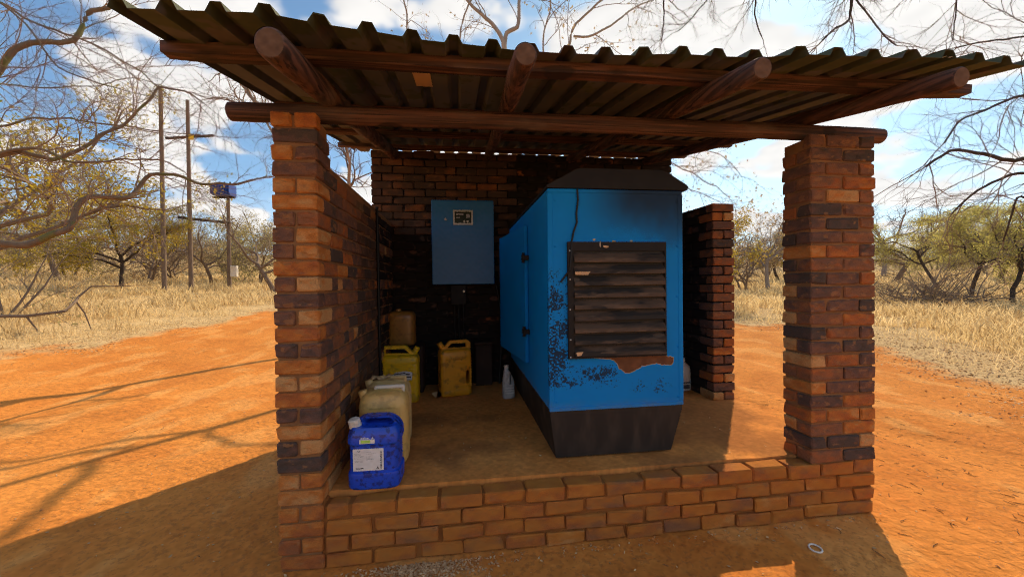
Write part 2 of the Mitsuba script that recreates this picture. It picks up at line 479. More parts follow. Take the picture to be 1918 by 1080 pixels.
def brick(x0, x1, y0, y1, z0, z1, tone, rough=1.0):
    """One rounded, slightly uneven brick with its tone in uv."""
    r = brick_rng
    d = np.array([x1 - x0, y1 - y0, z1 - z0])
    c = .0042
    chip = np.where(r.random(8) < .13, r.uniform(.004, .011, 8), 0.0)
    worn = r.uniform(0, .0022, 8) + chip
    corner = _bs * (d / 2)
    is_face = np.abs(_bv) > .49
    v = np.where(is_face, corner - _bs * (chip * .35)[_bc][:, None], corner - _bs * (c * r.uniform(.7, 1.8, _bv.shape) + worn[_bc][:, None]))
    v += r.normal(0, .0010 * rough, v.shape)
    v += r.normal(0, .0016 * rough, 3)
    rot = r.normal(0, .005 * rough)
    v = v @ np.array([[math.cos(rot), -math.sin(rot), 0], [math.sin(rot), math.cos(rot), 0], [0, 0, 1]]).T
    v += [(x0 + x1) / 2, (y0 + y1) / 2, (z0 + z1) / 2]
    return v, np.clip((tone + r.normal(0, .12)) / 5, 0, 1), r.random()


def put_brick(part, b, mat='brick'):
    v, u, w = b
    add(f'{part}__brick', mikit.ply((v, _bf), mat, uv=np.tile([u, w], (len(v), 1))))


def put_bricks_stuff(part, bs, mat='brick'):
    if bs:
        vs = np.vstack([b[0] for b in bs]); fs = np.vstack([_bf + 24 * i for i in range(len(bs))])
        uv = np.vstack([np.tile([b[1], b[2]], (24, 1)) for b in bs])
        add(f'{part}__brickwork', mikit.ply((vs, fs), mat, uv=uv), kind='stuff')


H = .0735  # brick height
J = .0125


def tone_mix(weights):
    return float(brick_rng.choice(6, p=np.array(weights) / np.sum(weights)))


# ---- left wall: x 0..0.22, y 0..2.39, its front end taller
LW = key(f'{SHED}__left_wall')
labels[LW] = {'label': 'left brick wall, its front end a full height pillar of orange and purple bricks'}
scene[LW] = ply(join([box(.012, .208, .012, 2.39, -.3, 2.16), box(.012, .208, .012, .210, 2.16, 2.355)]), 'mortar')
END = [(4, 3.6), (.4,), (4, 1), (1.6,), (4, 4), (4,), (2, 2.4), (1.6, 4.6), (1.2, 4), (3.8,), (1, 4.8), (.9,), (1, 5), (3.5,), (.2, .8), (3.5,), (5, 4.9), (3.3,), (.2, 1.2), (4.4,), (.5, 4.8), (.4,), (4.3, 4.2), (4.2,), (4, 3.6), (3.6,), (3.2, 3.5), (3.4,)]
outer = []
for i in range(28):
    k = 27 - i
    z0, z1 = k * C + .004, k * C + .004 + H
    t = END[i]
    depth = .22 if i > 0 else .062
    hi = i <= 2
    if len(t) == 2:   # two bricks end on, long side along the wall
        m = .106 + brick_rng.normal(0, .004)
        put_brick(LW, brick(0, m - .005, 0, depth, z0, z1, t[0]))
        put_brick(LW, brick(m + .006, .22, 0, depth, z0, z1, t[1]))
        y = .232
    else:
        put_brick(LW, brick(0, .22, 0, .106 if i else .062, z0, z1, t[0]))
        y = .117
        if i == 1:
            put_brick(LW, brick(0, .22, .117, .22, z0, z1, 1.2))
    if hi:
        continue
    header = k % 4 == 1
    j = 0
    while y < 2.375:
        L = (.106 if header else .222) + brick_rng.normal(0, .002)
        y1 = min(y + L, 2.388)
        if y1 - y > .03:
            w = (.9, 1.8, 2.2, 1.0, .8, .25) if k < 15 else (1.6, 1.8, 1.6, .5, .35, .1)
            if k < 10 and y < .9:
                w = (.4, .8, 1.6, 1.8, 1.8, .4)
            tn = tone_mix(w)
            b = brick(.115, .22, y, y1, z0, z1, tn)
            if k >= 4:
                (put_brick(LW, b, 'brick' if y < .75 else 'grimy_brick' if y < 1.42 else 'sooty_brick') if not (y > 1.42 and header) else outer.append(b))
            outer.append(brick(0, .105, y, y1, z0, z1, tone_mix((.6, 1, 2, 2, 2, 1))))
        y = y1 + J
        j += 1
put_bricks_stuff(LW, outer)

# ---- front plinth between the wall end and the pillar, bond taken on through the pillar foot
PL = key(f'{SHED}__front_plinth')
labels[PL] = {'label': 'low front brick plinth, dusty orange brown'}
scene[PL] = ply(box(.21, 3.517, .017, .102, -.3, .322), 'dusty_mortar')
J0 = [.354 + .2335 * k for k in range(14)]
for k in (3, 2, 1, 0, -1):
    z0, z1 = k * C + .004, k * C + .004 + H + (.004 if k == 3 else 0)
    xs = [.23] + [x + (0 if k % 2 else .117) + brick_rng.normal(0, .004) for x in J0 if .30 < x + (0 if k % 2 else .117) < 3.46] + [3.535]
    for a, b in zip(xs[:-1], xs[1:]):
        tn = float(np.clip(brick_rng.normal(3.0, .55), 1.8, 4.2))
        br = brick(a + J / 2, b - J / 2, brick_rng.normal(0, .003), .108, z0 + brick_rng.normal(0, .002), z1 + brick_rng.normal(0, .0035) * (k == 3), tn, 2.2)
        put_brick(PL, br, 'dusty_brick')

# ---- right pillar, above the plinth
PR = key(f'{SHED}__right_pillar')
labels[PR] = {'label': 'right hand brick pillar of purple and brown bricks'}
scene[PR] = ply(join([box(3.092, 3.523, .012, .208, .32, 2.355), box(3.092, 3.523, .103, .208, -.2, .32)]), 'mortar')
for i in range(24):
    k = 27 - i
    z0, z1 = k * C + .004, k * C + .004 + H
    if k < 4:
        continue
    W = (1.4, 3.2, 2.0, .7, .1, .3) if k > 9 else (.8, 1.8, 2.0, 1.6, 1.6, .8)
    tn = lambda: tone_mix(W)
    if i == 0:
        for a, b in ((3.08, 3.186), (3.196, 3.419), (3.429, 3.535)):
            put_brick(PR, brick(a, b, 0, .062, z0, z1, tn()))
        continue
    if i % 2 == 0:
        put_brick(PR, brick(3.08, 3.186, 0, .22, z0, z1, tn()))
        put_brick(PR, brick(3.197, 3.419, 0, .106, z0, z1, tn()))
        put_brick(PR, brick(3.197, 3.419, .116, .22, z0, z1, tn()))
        put_brick(PR, brick(3.43, 3.535, 0, .22, z0, z1, tn()))
    else:
        for a, b in ((3.08, 3.302), (3.313, 3.535)):
            put_brick(PR, brick(a, b, 0, .106, z0, z1, tn()))
            put_brick(PR, brick(a, b, .116, .22, z0, z1, tn()))

# ---- back wall: y 2.39..2.61, full width, to just under the roof sheets
BW = key(f'{SHED}__back_wall')
labels[BW] = {'label': 'sooty back brick wall under the high edge of the roof'}
BT = 2.975
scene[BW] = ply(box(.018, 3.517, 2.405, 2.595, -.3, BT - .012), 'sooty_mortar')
rest, rest2 = [], []
for k in range(-1, 35):
    z0, z1 = k * C + .004, k * C + .004 + H
    xs = [0.0] + [x for x in np.arange(.117 if k % 2 else .232, 3.5, .2335)] + [3.535 + J]
    for a, b in zip(xs[:-1], xs[1:]):
        a, b = a + brick_rng.normal(0, .002), b - J
        zone = z0 > 1.75 + .25 * math.sin(a * 3) and a < 1.5
        tn = tone_mix((1.6, 2.6, 2.4, .7, .02, .01) if zone else (2, 2, 1.2, .5, .1, .02))
        br = brick(a, b, 2.39 + brick_rng.normal(0, .003), 2.496, z0, z1, tn, 1.6)
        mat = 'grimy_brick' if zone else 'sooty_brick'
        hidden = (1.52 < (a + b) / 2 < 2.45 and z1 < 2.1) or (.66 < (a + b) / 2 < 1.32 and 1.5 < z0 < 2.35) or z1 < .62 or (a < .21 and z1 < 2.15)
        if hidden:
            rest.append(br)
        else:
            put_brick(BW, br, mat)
        rest2.append(brick(a, b, 2.504, 2.61, z0, z1, tone_mix((.8, 2, 2, 2, 1, .5))))
put_bricks_stuff(BW, rest, 'sooty_brick')
put_bricks_stuff(BW, rest2)

# ---- short right wall running forward from the back wall
SW = key(f'{SHED}__side_wall')
labels[SW] = {'label': 'short right brick wall, its inner face black with soot'}
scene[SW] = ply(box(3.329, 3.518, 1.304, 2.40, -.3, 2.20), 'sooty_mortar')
rest = []
for k in range(-1, 26):
    z0, z1 = k * C + .012, k * C + .012 + H
    if k % 2:
        put_brick(SW, brick(3.313, 3.535, 1.2875, 1.393, z0, z1, tone_mix((.3, 1.6, 2.4, 1, .35, .15))))
        y = 1.404
    else:
        put_brick(SW, brick(3.313, 3.419, 1.2875, 1.509, z0, z1, tone_mix((.3, 1.6, 2.2, 1, .7, .3))))
        put_brick(SW, brick(3.43, 3.535, 1.2875, 1.509, z0, z1, tone_mix((.3, 1.6, 2.2, 1, .7, .3))))
        y = 1.52
    while y < 2.37:
        y1 = min(y + .222, 2.388)
        b = brick(3.313, 3.419, y, y1, z0, z1, tone_mix((3, 2, 1, .2, .02, .01)))
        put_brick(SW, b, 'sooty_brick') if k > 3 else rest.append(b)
        rest.append(brick(3.43, 3.535, y, y1, z0, z1, tone_mix((.6, 1, 2, 2, 2, 1))))
        y = y1 + J
put_bricks_stuff(SW, rest)

# ---- floor slab with a broken right edge
ed = []
for y in np.arange(.112, 2.40, .05):
    ed.append((3.545 + .03 * (meshkit.noise(np.array([y * 5, 1., 2.])) - .5) + .025 * (meshkit.noise(np.array([y * 17, 1., 2.])) - .5), y))
sl = trimesh.creation.extrude_polygon(sg.Polygon([(.2, .112)] + [(x, .113 + .011 * meshkit.noise(np.array([x * 6, 3., 1.])) + .007 * meshkit.noise(np.array([x * 31, 3., 2.]))) for x in np.arange(.25, 3.06, .03)] + [(3.08, .112), (3.08, .225), (3.53, .225)] + [e for e in ed if e[1] > .23] + [(3.545, 2.4), (.2, 2.4)]), .6, engine='earcut')
sl.apply_translation((0, 0, -.25))
add(f'{SHED}__floor_slab', ply(sl, 'slab'))

# ---- poles
def log(base, p0, p1, r0, r1, along_y, seed, parent=SHED, sides=22):
    rng = np.random.default_rng(seed)
    p0, p1 = np.array(p0, float), np.array(p1, float)
    n = 26
    t = np.linspace(0, 1, n)
    L = np.linalg.norm(p1 - p0)
    tt = t
    pts = p0 + (p1 - p0) * tt[:, None]
    wob = np.cumsum(rng.normal(0, .0016, (n, 3)), 0); wob -= np.linspace(wob[0], wob[-1], n)
    pts = pts + wob
    r = np.interp(tt, [0, 1], [r0, r1]) * (1 + rng.normal(0, .012, n))
    c = min(.018 / L, .03)
    pts = np.vstack([p0, p0 + (p1 - p0) * c * .35, pts[1:-1], p1 - (p1 - p0) * c * .35, p1])
    r = np.concatenate([[r[0] * .80, r[0] * .95], r[1:-1], [r[-1] * .95, r[-1] * .78]])
    v, f = tubes([(pts, r)], sides)
    k = add(f'{parent}__{base}', mikit.ply((v, f), 'wood_pole', uv=np.tile([1. if along_y else 0., 0], (len(v), 1)), smooth=True))
    d = (p1 - p0) / L
    a = np.cross(d, [0, 0, 1]); a /= np.linalg.norm(a); b = np.cross(a, d)
    ang = np.arange(sides) / sides * 2 * np.pi
    for q, rr, s in ((p0, r[0], -1), (p1, r[-1], 1)):
        ring = q + rr * 1.0 * (np.cos(ang)[:, None] * a + np.sin(ang)[:, None] * b)
        vv = np.vstack([ring, q + d * s * .002])
        i = np.arange(sides); j = (i + 1) % sides
        add(f'{k}__sawn_end', ply((vv, np.stack([np.full(sides, sides), i, j] if s < 0 else [np.full(sides, sides), j, i], 1)), 'wood_end'))
    return k


labels[log('front_beam', (-.255, .125, 2.408), (3.735, .13, 2.425), .050, .049, False, 1)] = {'label': 'round front beam pole lying across wall end and pillar'}
roof_z = lambda y: 2.59 + .184 * y


def rafter(x0, x1, y0, y1, r, seed):
    za, zb = roof_z(y0) - .047 - r, roof_z(y1) - .047 - r
    return log('rafter', (x0, y0, za), (x1, y1, zb), r, r * .92, True, seed)


rafter(.262, .245, -.60, 2.55, .060, 2)
rafter(1.212, 1.30, -.62, 2.55, .049, 3)
rafter(2.225, 2.26, -.64, 2.55, .050, 4)
rafter(3.165, 3.20, -.68, 2.55, .049, 5)


def purlin(x0, x1, y, w, h, seed, dy=0.0):
    rng = np.random.default_rng(seed)
    n = 24
    xs = np.linspace(x0, x1, n)
    vs = []
    for i, x in enumerate(xs):
        yy = y + dy * (x - x0) / (x1 - x0) + .004 * math.sin(i * 1.3 + seed)
        zt = roof_z(yy) - .002
        hh = h * (1 + .06 * math.sin(i * .9 + seed)); ww = w * (1 + .05 * math.sin(i * .7))
        if i in (0, n - 1):
            hh *= .86; ww *= .9
        vs += [(x, yy - ww / 2, zt), (x, yy - ww / 2 + .002, zt - hh), (x, yy + ww / 2, zt - hh), (x, yy + ww / 2, zt)]
    v = np.array(vs); q = []
    for i in range(n - 1):
        b = 4 * i
        for a in range(4):
            q.append((b + a, b + (a + 1) % 4, b + 4 + (a + 1) % 4, b + 4 + a))
    q += [(3, 2, 1, 0), (4 * n - 4, 4 * n - 3, 4 * n - 2, 4 * n - 1)]
    return add(f'{SHED}__purlin', mikit.ply((v, np.array(q)), 'wood_pole', uv=np.tile([0., 0], (len(v), 1))))


purlin(-.325, 3.72, -.235, .07, .052, 1, -.085)
purlin(-.27, 3.70, .72, .06, .045, 2)
purlin(-.27, 3.70, 1.55, .06, .045, 3)
purlin(-.33, 3.70, 2.36, .055, .045, 4)

# ---- roof sheets: trapezoid ribs every 171.5 mm
RF = key(f'{SHED}__roof')
labels[RF] = {'label': 'corrugated iron roof with mossy front edge'}
FX = [-.30, -.03, .24, .33, .48, .63, .82, 1.0, 1.19, 1.38, 1.55, 1.75, 1.94, 2.14, 2.34, 2.47, 2.62, 2.77, 2.93, 3.05, 3.22, 3.61, 3.8]
FY = [-.555, -.575, -.60, -.575, -.52, -.495, -.445, -.435, -.41, -.41, -.42, -.44, -.483, -.485, -.505, -.57, -.583, -.595, -.602, -.636, -.64, -.615, -.60]
PIT_X = .1715


def sheet(x0, ribs, dz, seed):
    rng = np.random.default_rng(seed)
    prof = []
    for i in range(ribs + 1):
        c = x0 + i * PIT_X
        if i > 0:
            prof.append((c - .038, 0))
        prof += [(c - .019, .036), (c + .019, .036)]
        if i < ribs:
            prof.append((c + .038, 0))
    if x0 < -.2:
        prof = [(x0 - .03, .004)] + prof
    prof = np.array(prof)
    ys = np.concatenate([[-1], np.linspace(-.35, 2.95, 14)])
    top = []
    for y in ys:
        yy = np.interp(prof[:, 0], FX, FY) if y == -1 else np.full(len(prof), y)
        sag = .004 * np.sin(y * 4 + prof[:, 0] * 5 + seed)
        top.append(np.stack([prof[:, 0], yy, roof_z(yy) + prof[:, 1] + dz + sag * (y > -1)], 1))
    top = np.array(top)
    m = len(prof)
    v = np.vstack([top.reshape(-1, 3), top.reshape(-1, 3) - [0, 0, .0016]])
    N = len(ys) * m
    q = []
    for i in range(len(ys) - 1):
        for j in range(m - 1):
            a = i * m + j
            q.append((a, a + 1, a + m + 1, a + m)); q.append((N + a, N + a + m, N + a + m + 1, N + a + 1))
    for j in range(m - 1):
        q.append((j, N + j, N + j + 1, j + 1)); a = (len(ys) - 1) * m + j; q.append((a, a + 1, N + a + 1, N + a))
    for i in range(len(ys) - 1):
        a, b = i * m, (i + 1) * m
        q.append((a, b, N + b, N + a)); a, b = a + m - 1, b + m - 1; q.append((a, N + a, N + b, b))
    return v, np.array(q)


X0 = -.27
for i in range(6):
    n_r = 4 if i < 5 else 3
    add(f'{RF}__sheet', ply(sheet(X0 + i * 4 * PIT_X, n_r, .0022 * (i % 2) + .001 * i, i), 'roof_sheet'))
scene[f'{RF}__patch_plate'] = ply(move(box(-.045, .045, -.15, .15, 0, .002), (.76, .02, roof_z(.02) - .006), rx=math.atan(.184)), 'bare_wood')
add(f'{SHED}__binding_wire', ply(tubes([(np.array([(3.18, -.62, 2.49), (3.26, -.66, 2.50), (3.34, -.60, 2.525)]), np.full(3, .0022)), (np.array([(3.17, -.60, 2.50), (3.25, -.64, 2.515), (3.36, -.58, 2.535)]), np.full(3, .0022))], 5), 'grey_metal'))

# black cable conduit down the left wall
add('wall_conduit', ply(tubes([(np.array([(.232, 1.47, 2.17), (.234, 1.475, 1.7), (.232, 1.49, 1.2), (.234, 1.50, .8), (.24, 1.5, .36)]), np.full(5, .013))], 10), 'black_rubber', smooth=50),
    'thin black cable conduit running down the left brick wall', 'conduit')

# ------------------------------------------------------------------ the generator
GS = thing('generator', 'bright blue soundproof diesel generator with black louvred front', 'generator')
gx0, gx1, gy0, gy1 = 1.50, 2.40, .28, 2.18
add(f'{GS}__body', ply(cham(gx0, gx1, gy0, gy1, .668, 2.075, .006), 'genset_paint'))
sk = m3.Manifold.hull_points(np.array([(gx0 + .004, gy0 + .004, .666), (gx1 - .004, gy0 + .004, .666), (gx0 + .004, gy1, .666), (gx1 - .004, gy1, .666), (gx0 + .004, gy0 + .006, .63), (gx1 - .004, gy0 + .006, .63),
                                       (1.54, gy0 + .02, .362), (2.325, gy0 + .02, .362), (1.54, gy1 - .02, .362), (2.325, gy1 - .02, .362)], np.float32))
add(f'{GS}__base_skirt', ply(sk, 'skirt_steel'))
add(f'{GS}__base_rail', ply(join([box(1.56, 1.64, gy0 + .05, gy1 - .05, .349, .366), box(2.22, 2.30, gy0 + .05, gy1 - .05, .349, .366)]), 'black_steel'))
cap = extrude_xz([(gx0 - .005, 2.077), (gx1 + .035, 2.077), (gx1 + .042, 2.100), (gx1 + .02, 2.118), (2.31, 2.182), (2.285, 2.196), (2.255, 2.203), (1.715, 2.203), (1.682, 2.196), (1.655, 2.180), (gx0 + .03, 2.112), (gx0 - .008, 2.092)], gy0 - .012, gy1 + .01)
add(f'{GS}__roof_cap', ply(cap, 'black_steel'))
# door, slightly ajar, on the left side
dw = .93
door = cham(-.028, 0, 0, dw, .835, 1.945, .004)
da = math.atan2(.105, .9)
DR = add(f'{GS}__door', ply(move(door, (gx0 - .004, 1.0, 0), rz=da), 'genset_paint'))
for z in (1.684, 1.092):
    add(f'{DR}__hinge', ply(join([box(gx0 - .055, gx0 - .006, .955, 1.02, z - .018, z + .018), cyl((gx0 - .045, .985, z - .04), (gx0 - .045, .985, z + .04), .012)]), 'black_steel'))
# front corner flange, panel seams and rivets
for x in (gx0 + .045, gx1 - .035):
    for z in (.72, 1.05, 1.38, 1.71, 2.0):
        add(f'{GS}__rivet', ply(move(trimesh.creation.icosphere(1, .0065), (x, gy0 - .001, z), s=1), 'genset_paint'))
add(f'{GS}__bottom_flange', ply(cham(gx0 - .003, gx1 + .003, gy0 - .004, gy0 + .012, .664, .690, .003), 'genset_paint'))
add(f'{GS}__top_flange', ply(cham(gx0 - .002, gx1 + .002, gy0 - .004, gy0 + .012, 2.048, 2.072, .003), 'genset_paint'))
add(f'{GS}__side_trim', ply(cham(gx1 - .028, gx1 + .004, gy0 - .004, gy0 + .012, .692, 2.046, .003), 'genset_paint'))
# louvre
lx0, lx1, lz0, lz1 = 1.62, 2.278, .998, 1.737
fr = sg.box(lx0, lz0, lx1, lz1).difference(sg.box(lx0 + .038, lz0 + .012, lx1 - .010, lz1 - .058))
GR = add(f'{GS}__grille', ply(extrude_xz(fr, gy0 - .022, gy0 - .0005), 'black_steel'))
add(f'{GR}__backing', ply(box(lx0 + .03, lx1 - .006, gy0 - .0045, gy0 - .0015, lz0 + .01, lz1 - .05), 'black_rubber'))
NS = 9
pz = (lz1 - .058 - (lz0 + .012)) / NS
for i in range(NS):
    zb = lz0 + .012 + i * pz
    prof = [(0, pz * .84), (-.030, pz * .38), (-.034, pz * .06), (-.030, pz * .02), (-.026, pz * .32), (.0, pz * .72)]
    mm = trimesh.creation.extrude_polygon(sg.Polygon(prof), lx1 - lx0 - .050, engine='earcut')
    v, f = V(mm)
    rw = np.random.default_rng(i).normal(0, .0018)
    v = np.stack([lx0 + .039 + v[:, 2], gy0 - .005 + v[:, 0], zb + v[:, 1] + (v[:, 2] / .6) * rw], 1)
    add(f'{GR}__slat', ply((v, f), 'slat'))
for z in (1.68, 1.50, 1.31, 1.12, 1.01):
    add(f'{GR}__bolt', ply(move(trimesh.creation.icosphere(1, .0055), (lx0 + .012, gy0 - .023, z)), 'grey_metal'))
add(f'{GR}__paint_chip', ply(join([extrude_xz([(lx0 + .04, 1.548), (lx0 + .14, 1.548), (lx0 + .125, 1.527), (lx0 + .04, 1.529)], gy0 - .041, gy0 - .0395), extrude_xz([(lx0 + .042, 1.042), (lx0 + .09, 1.044), (lx0 + .075, 1.022), (lx0 + .05, 1.016)], gy0 - .041, gy0 - .0395)]), 'bare_wood'))
rp = [(1.80, .996), (1.86, .990), (1.925, .978), (1.948, .955), (1.962, .925), (1.985, .903), (2.005, .896), (2.03, .893), (2.06, .900), (2.085, .916), (2.12, .932), (2.16, .940), (2.20, .945), (2.235, .941), (2.28, .934), (2.32, .934), (2.336, .955), (2.334, .978), (2.315, .988), (2.30, .983), (2.285, .992), (2.276, 1.0), (2.1, .999)]
_rr = np.random.default_rng(8)
_pl = sg.Polygon(rp).exterior
_n = 90
pg = sg.Polygon([(q.x + _rr.normal(0, .0022), q.y + _rr.normal(0, .0028) * (q.y < .985)) for q in (_pl.interpolate(i / _n, normalized=True) for i in range(_n))]).buffer(0)
pg = pg if pg.geom_type == 'Polygon' else max(pg.geoms, key=lambda g: g.area)
RP = add(f'{GS}__rust_patch', ply(extrude_xz(pg, gy0 - .0022, gy0 - .0002), 'rust'))
labels[RP] = {'label': 'bare brown rust where blue paint has peeled below the grille'}
add(f'{RP}__paint_edge', ply(extrude_xz(pg.buffer(.0035), gy0 - .0011, gy0 - .0001), 'primer'))
for i, (x, z, a, b) in enumerate(((1.80, 1.752, .010, .007), (1.868, 1.706, .018, .008), (1.93, 1.742, .012, .006), (2.05, 1.745, .010, .005), (1.832, 1.722, .004, .018))):
    el = [(x + a * math.cos(t) * (1 + .2 * math.sin(3 * t + i)), z + b * math.sin(t) * (1 + .2 * math.cos(2 * t + i))) for t in np.linspace(0, 6.2, 14)]
    add(f'{GS}__paint_chip', ply(extrude_xz(el, gy0 - .0245, gy0 - .0225) if z < 1.74 else extrude_xz(el, gy0 - .002, gy0 - .0003), 'bare_wood' if i < 3 else 'primer'))
wire = np.array([(1.69, gy0 - .008, 2.07), (1.694, gy0 - .009, 2.0), (1.682, gy0 - .01, 1.92), (1.685, gy0 - .01, 1.86), (1.662, gy0 - .012, 1.80), (1.648, gy0 - .02, 1.745), (1.640, gy0 - .027, 1.65), (1.632, gy0 - .027, 1.56), (1.612, gy0 - .01, 1.53), (1.575, gy0 - .008, 1.483)])
add(f'{GS}__wire', ply(tubes([(wire, np.full(len(wire), .0062))], 7), 'black_rubber'))
add(f'{GS}__side_trim', ply(cham(gx0 - .004, gx0 + .03, gy0 - .004, gy0 + .012, .692, 2.046, .003), 'genset_paint'))

# control cabinet on the back wall
CB = thing('control_cabinet', 'blue control cabinet with small display hung on the sooty back wall', 'cabinet')
cx0, cx1, cz0, cz1, cy = .655, 1.333, 1.478, 2.398, 2.23
add(f'{CB}__body', ply(cham(cx0 + .004, cx1 - .004, cy + .02, 2.385, cz0 + .004, cz1 - .004, .005), 'blue_paint'))
dk = add(f'{CB}__door', ply(cham(cx0, cx1, cy - .004, cy + .018, cz0, cz1, .006), 'blue_paint'))
PN = add(f'{CB}__display', ply(extrude_xz(sg.box(.888, 2.128, 1.104, 2.288).difference(sg.box(.906, 2.146, 1.086, 2.27)), cy - .018, cy - .0035), 'grey_metal'))
add(f'{PN}__screen', ply(box(.906, 1.086, cy - .010, cy - .0045, 2.146, 2.27), 'screen'))
add(f'{PN}__button', ply(join([cyl((x, cy - .010, 2.166), (x, cy - .0155, 2.166), .011) for x in (1.01, 1.045)]), 'white_plastic'))
add(f'{PN}__readout', ply(join([box(.92, 1.0, cy - .0108, cy - .0101, 2.235, 2.252), box(.92, .965, cy - .0108, cy - .0101, 2.20, 2.212), box(1.03, 1.07, cy - .0108, cy - .0101, 2.205, 2.245)]), 'ink_grey'))
add(f'{CB}__key_lock', ply(join([cyl((.806, cy - .004, 2.185), (.806, cy - .018, 2.185), .013), box(.803, .809, cy - .022, cy - .017, 2.18, 2.205)]), 'grey_metal'))
add(f'{CB}__cable_box', ply(cham(.85, 1.02, 2.27, 2.385, 1.25, 1.472, .006), 'black_steel'))
add(f'{CB}__lamp', ply(cyl((.995, 2.268, 1.40), (.995, 2.25, 1.40), .013), 'white_plastic'))
for i, (dx, ex) in enumerate(((-.045, -.03), (.0, .01), (.05, .12))):
    q = np.array([(.935 + dx, 2.32, 1.255), (.935 + dx, 2.325, 1.0), (.935 + ex, 2.34, .7), (.935 + ex * 1.4, 2.34, .36)])
    add(f'{CB}__cable', ply(tubes([(q, np.full(4, .011))], 8), 'black_rubber', smooth=50))
cb = np.array([(1.36, 2.33, 1.46), (1.42, 2.30, 1.1), (1.40, 2.28, .7), (1.37, 2.2, .38)])
add('power_cable', ply(tubes([(cb, np.full(4, .013))], 8), 'black_rubber', smooth=50), 'black power cable hanging down the back wall beside the generator', 'cable')

# ------------------------------------------------------------------ containers
ZS = .352


def hollow_can(w, d, h, kind):
    """Industrial stacking can: belt, recessed waist, bulging shoulder, hand hole with a bar in the top."""
    hw, hd = w / 2, d / 2
    s = [(0, hw - .022, hd - .022), (.006, hw - .010, hd - .010), (.02, hw - .002, hd - .002), (.085, hw, hd), (.096, hw - .002, hd - .002), (.102, hw - .010, hd - .010), (.13, hw - .010, hd - .010), (.245, hw - .009, hd - .009), (.252, hw - .003, hd - .003), (.262, hw, hd),
         (h - .085, hw - .002, hd - .002), (h - .06, hw - .010, hd - .008), (h - .04, hw - .024, hd - .016), (h - .022, hw - .042, hd - .030), (h - .010, hw - .058, hd - .045), (h - .004, hw - .075, hd - .06)]
    m = mani(loft([(*q, 0, 0) for q in s], 56, 5.0))
    m = m - rbox(-hw - .1, hw + .1, -hd - .1, -.030, h - .042, h + .1, .012)
    m = m - rbox(-hw - .1, -hw + .060, -hd - .1, .045, h - .042, h + .1, .012)
    hole = rbox(-.062, .092, -hd - .1, .085, h - .043, h - .016, .0125, 16)
    return m - (hole ^ rbox(-.2, .2, -.06, .06, h - .1, h, .004))


def jerry(w, d, h, ribs=True, grip=False, cap_side=1):
    """Twenty litre jerrycan: flat ribbed body, trapezoid handle frame, spout in one top corner."""
    hw, hd = w / 2, d / 2
    s = [(0, hw - .02, hd - .02), (.008, hw - .006, hd - .006), (.025, hw, hd), (h - .055, hw, hd), (h - .022, hw - .006, hd - .008), (h - .006, hw - .018, hd - .022), (h, hw - .035, hd - .04)]
    m = mani(loft([(*q, 0, 0) for q in s], 48, 7.0))
    if ribs:
        for z in np.arange(.07, h - .07, .042):
            m = m - rbox(-hw * .15, hw * .99 + .02, -hd - .02, -hd + .006, z, z + .012, .0055, 10)
            m = m - rbox(-hw * .9, hw * .9, hd - .006, hd + .02, z, z + .012, .0055, 10)
        m = m - (rbox(-hw * .72, hw * .72, -hd - .02, -hd + .004, .06, h - .09, .004, 10) - rbox(-hw * .72 + .012, hw * .72 - .012, -hd - .04, -hd + .02, .072, h - .102, .004, 10))
    c = cap_side
    outer = sg.Polygon([(-c * hw * .97, h - .05), (-c * hw * .97, h + .055), (-c * (hw - .03), h + .078), (c * hw * .30, h + .078), (c * hw * .72, h + .005), (c * hw * .72, h - .04)]).buffer(.006)
    inner = sg.Polygon([(-c * (hw - .045), h + .012), (-c * (hw - .045), h + .038), (-c * (hw - .055), h + .05), (c * hw * .22, h + .05), (c * hw * .46, h + .012)]).buffer(.004)
    m = m + mani(extrude_xz(outer.difference(inner), -.026, .026)).refine_to_length(.05)
    if grip:
        m = m - rbox(hw - .065, hw - .022, -hd - .05, hd + .05, .12, .26, .018, 12) - rbox(hw - .05, hw + .02, -hd - .05, -hd + .03, .09, .29, .02, 12)
    neck = mani(cyl((c * hw * .62, 0, h - .03), (c * (hw * .62 + .038), 0, h + .035), .024))
    return m + neck


def spout_cap(w, h, c):
    hw = w / 2
    return cyl((c * (hw * .62 + .030), 0, h + .022), (c * (hw * .62 + .056), 0, h + .065), .029, .027)


# blue chemical can in front
BC = thing('blue_jerrycan', 'dark blue plastic jerrycan with white label at the front of the row', 'jerrycan')
place = dict(t=(.460, .188, ZS), rz=-.03)
bm = hollow_can(.288, .225, .385, 0)
add(f'{BC}__body', ply(move(bm, **place), 'blue_plastic', smooth=38))
cap_ = join([cyl((-.105, -.045, .340), (-.112, -.052, .377), .034, .032, 24), cyl((-.112, -.052, .377), (-.113, -.053, .383), .032, .026, 24)])
add(f'{BC}__cap', ply(move(cap_, **place), 'white_plastic', smooth=40))
yl = -.225 / 2 + .010
LB = add(f'{BC}__label', ply(move(box(-.105, .058, yl - .0035, yl - .0005, .112, .232), **place), 'paper'))
ink = []
rr = np.random.default_rng(3)
for z in (.206, .199, .193, .186, .178, .165, .160):
    ink.append(box(-.096, -.096 + rr.uniform(.03, .055), yl - .0042, yl - .0036, z, z + .0016))
for z in (.214, .204, .188, .180, .173, .172):
    ink.append(box(-.035, -.035 + rr.uniform(.02, .06), yl - .0042, yl - .0036, z, z + .0015))
add(f'{LB}__fine_print', ply(move(join(ink), **place), 'ink_grey'))
bar = [box(.040, .049, yl - .0042, yl - .0036, z, z + rr.uniform(.0015, .004)) for z in np.arange(.122, .218, .0052)]
bar += [box(-.090, -.086, yl - .0042, yl - .0036, .122, .130), box(-.082, -.05, yl - .0042, yl - .0036, .123, .129)]
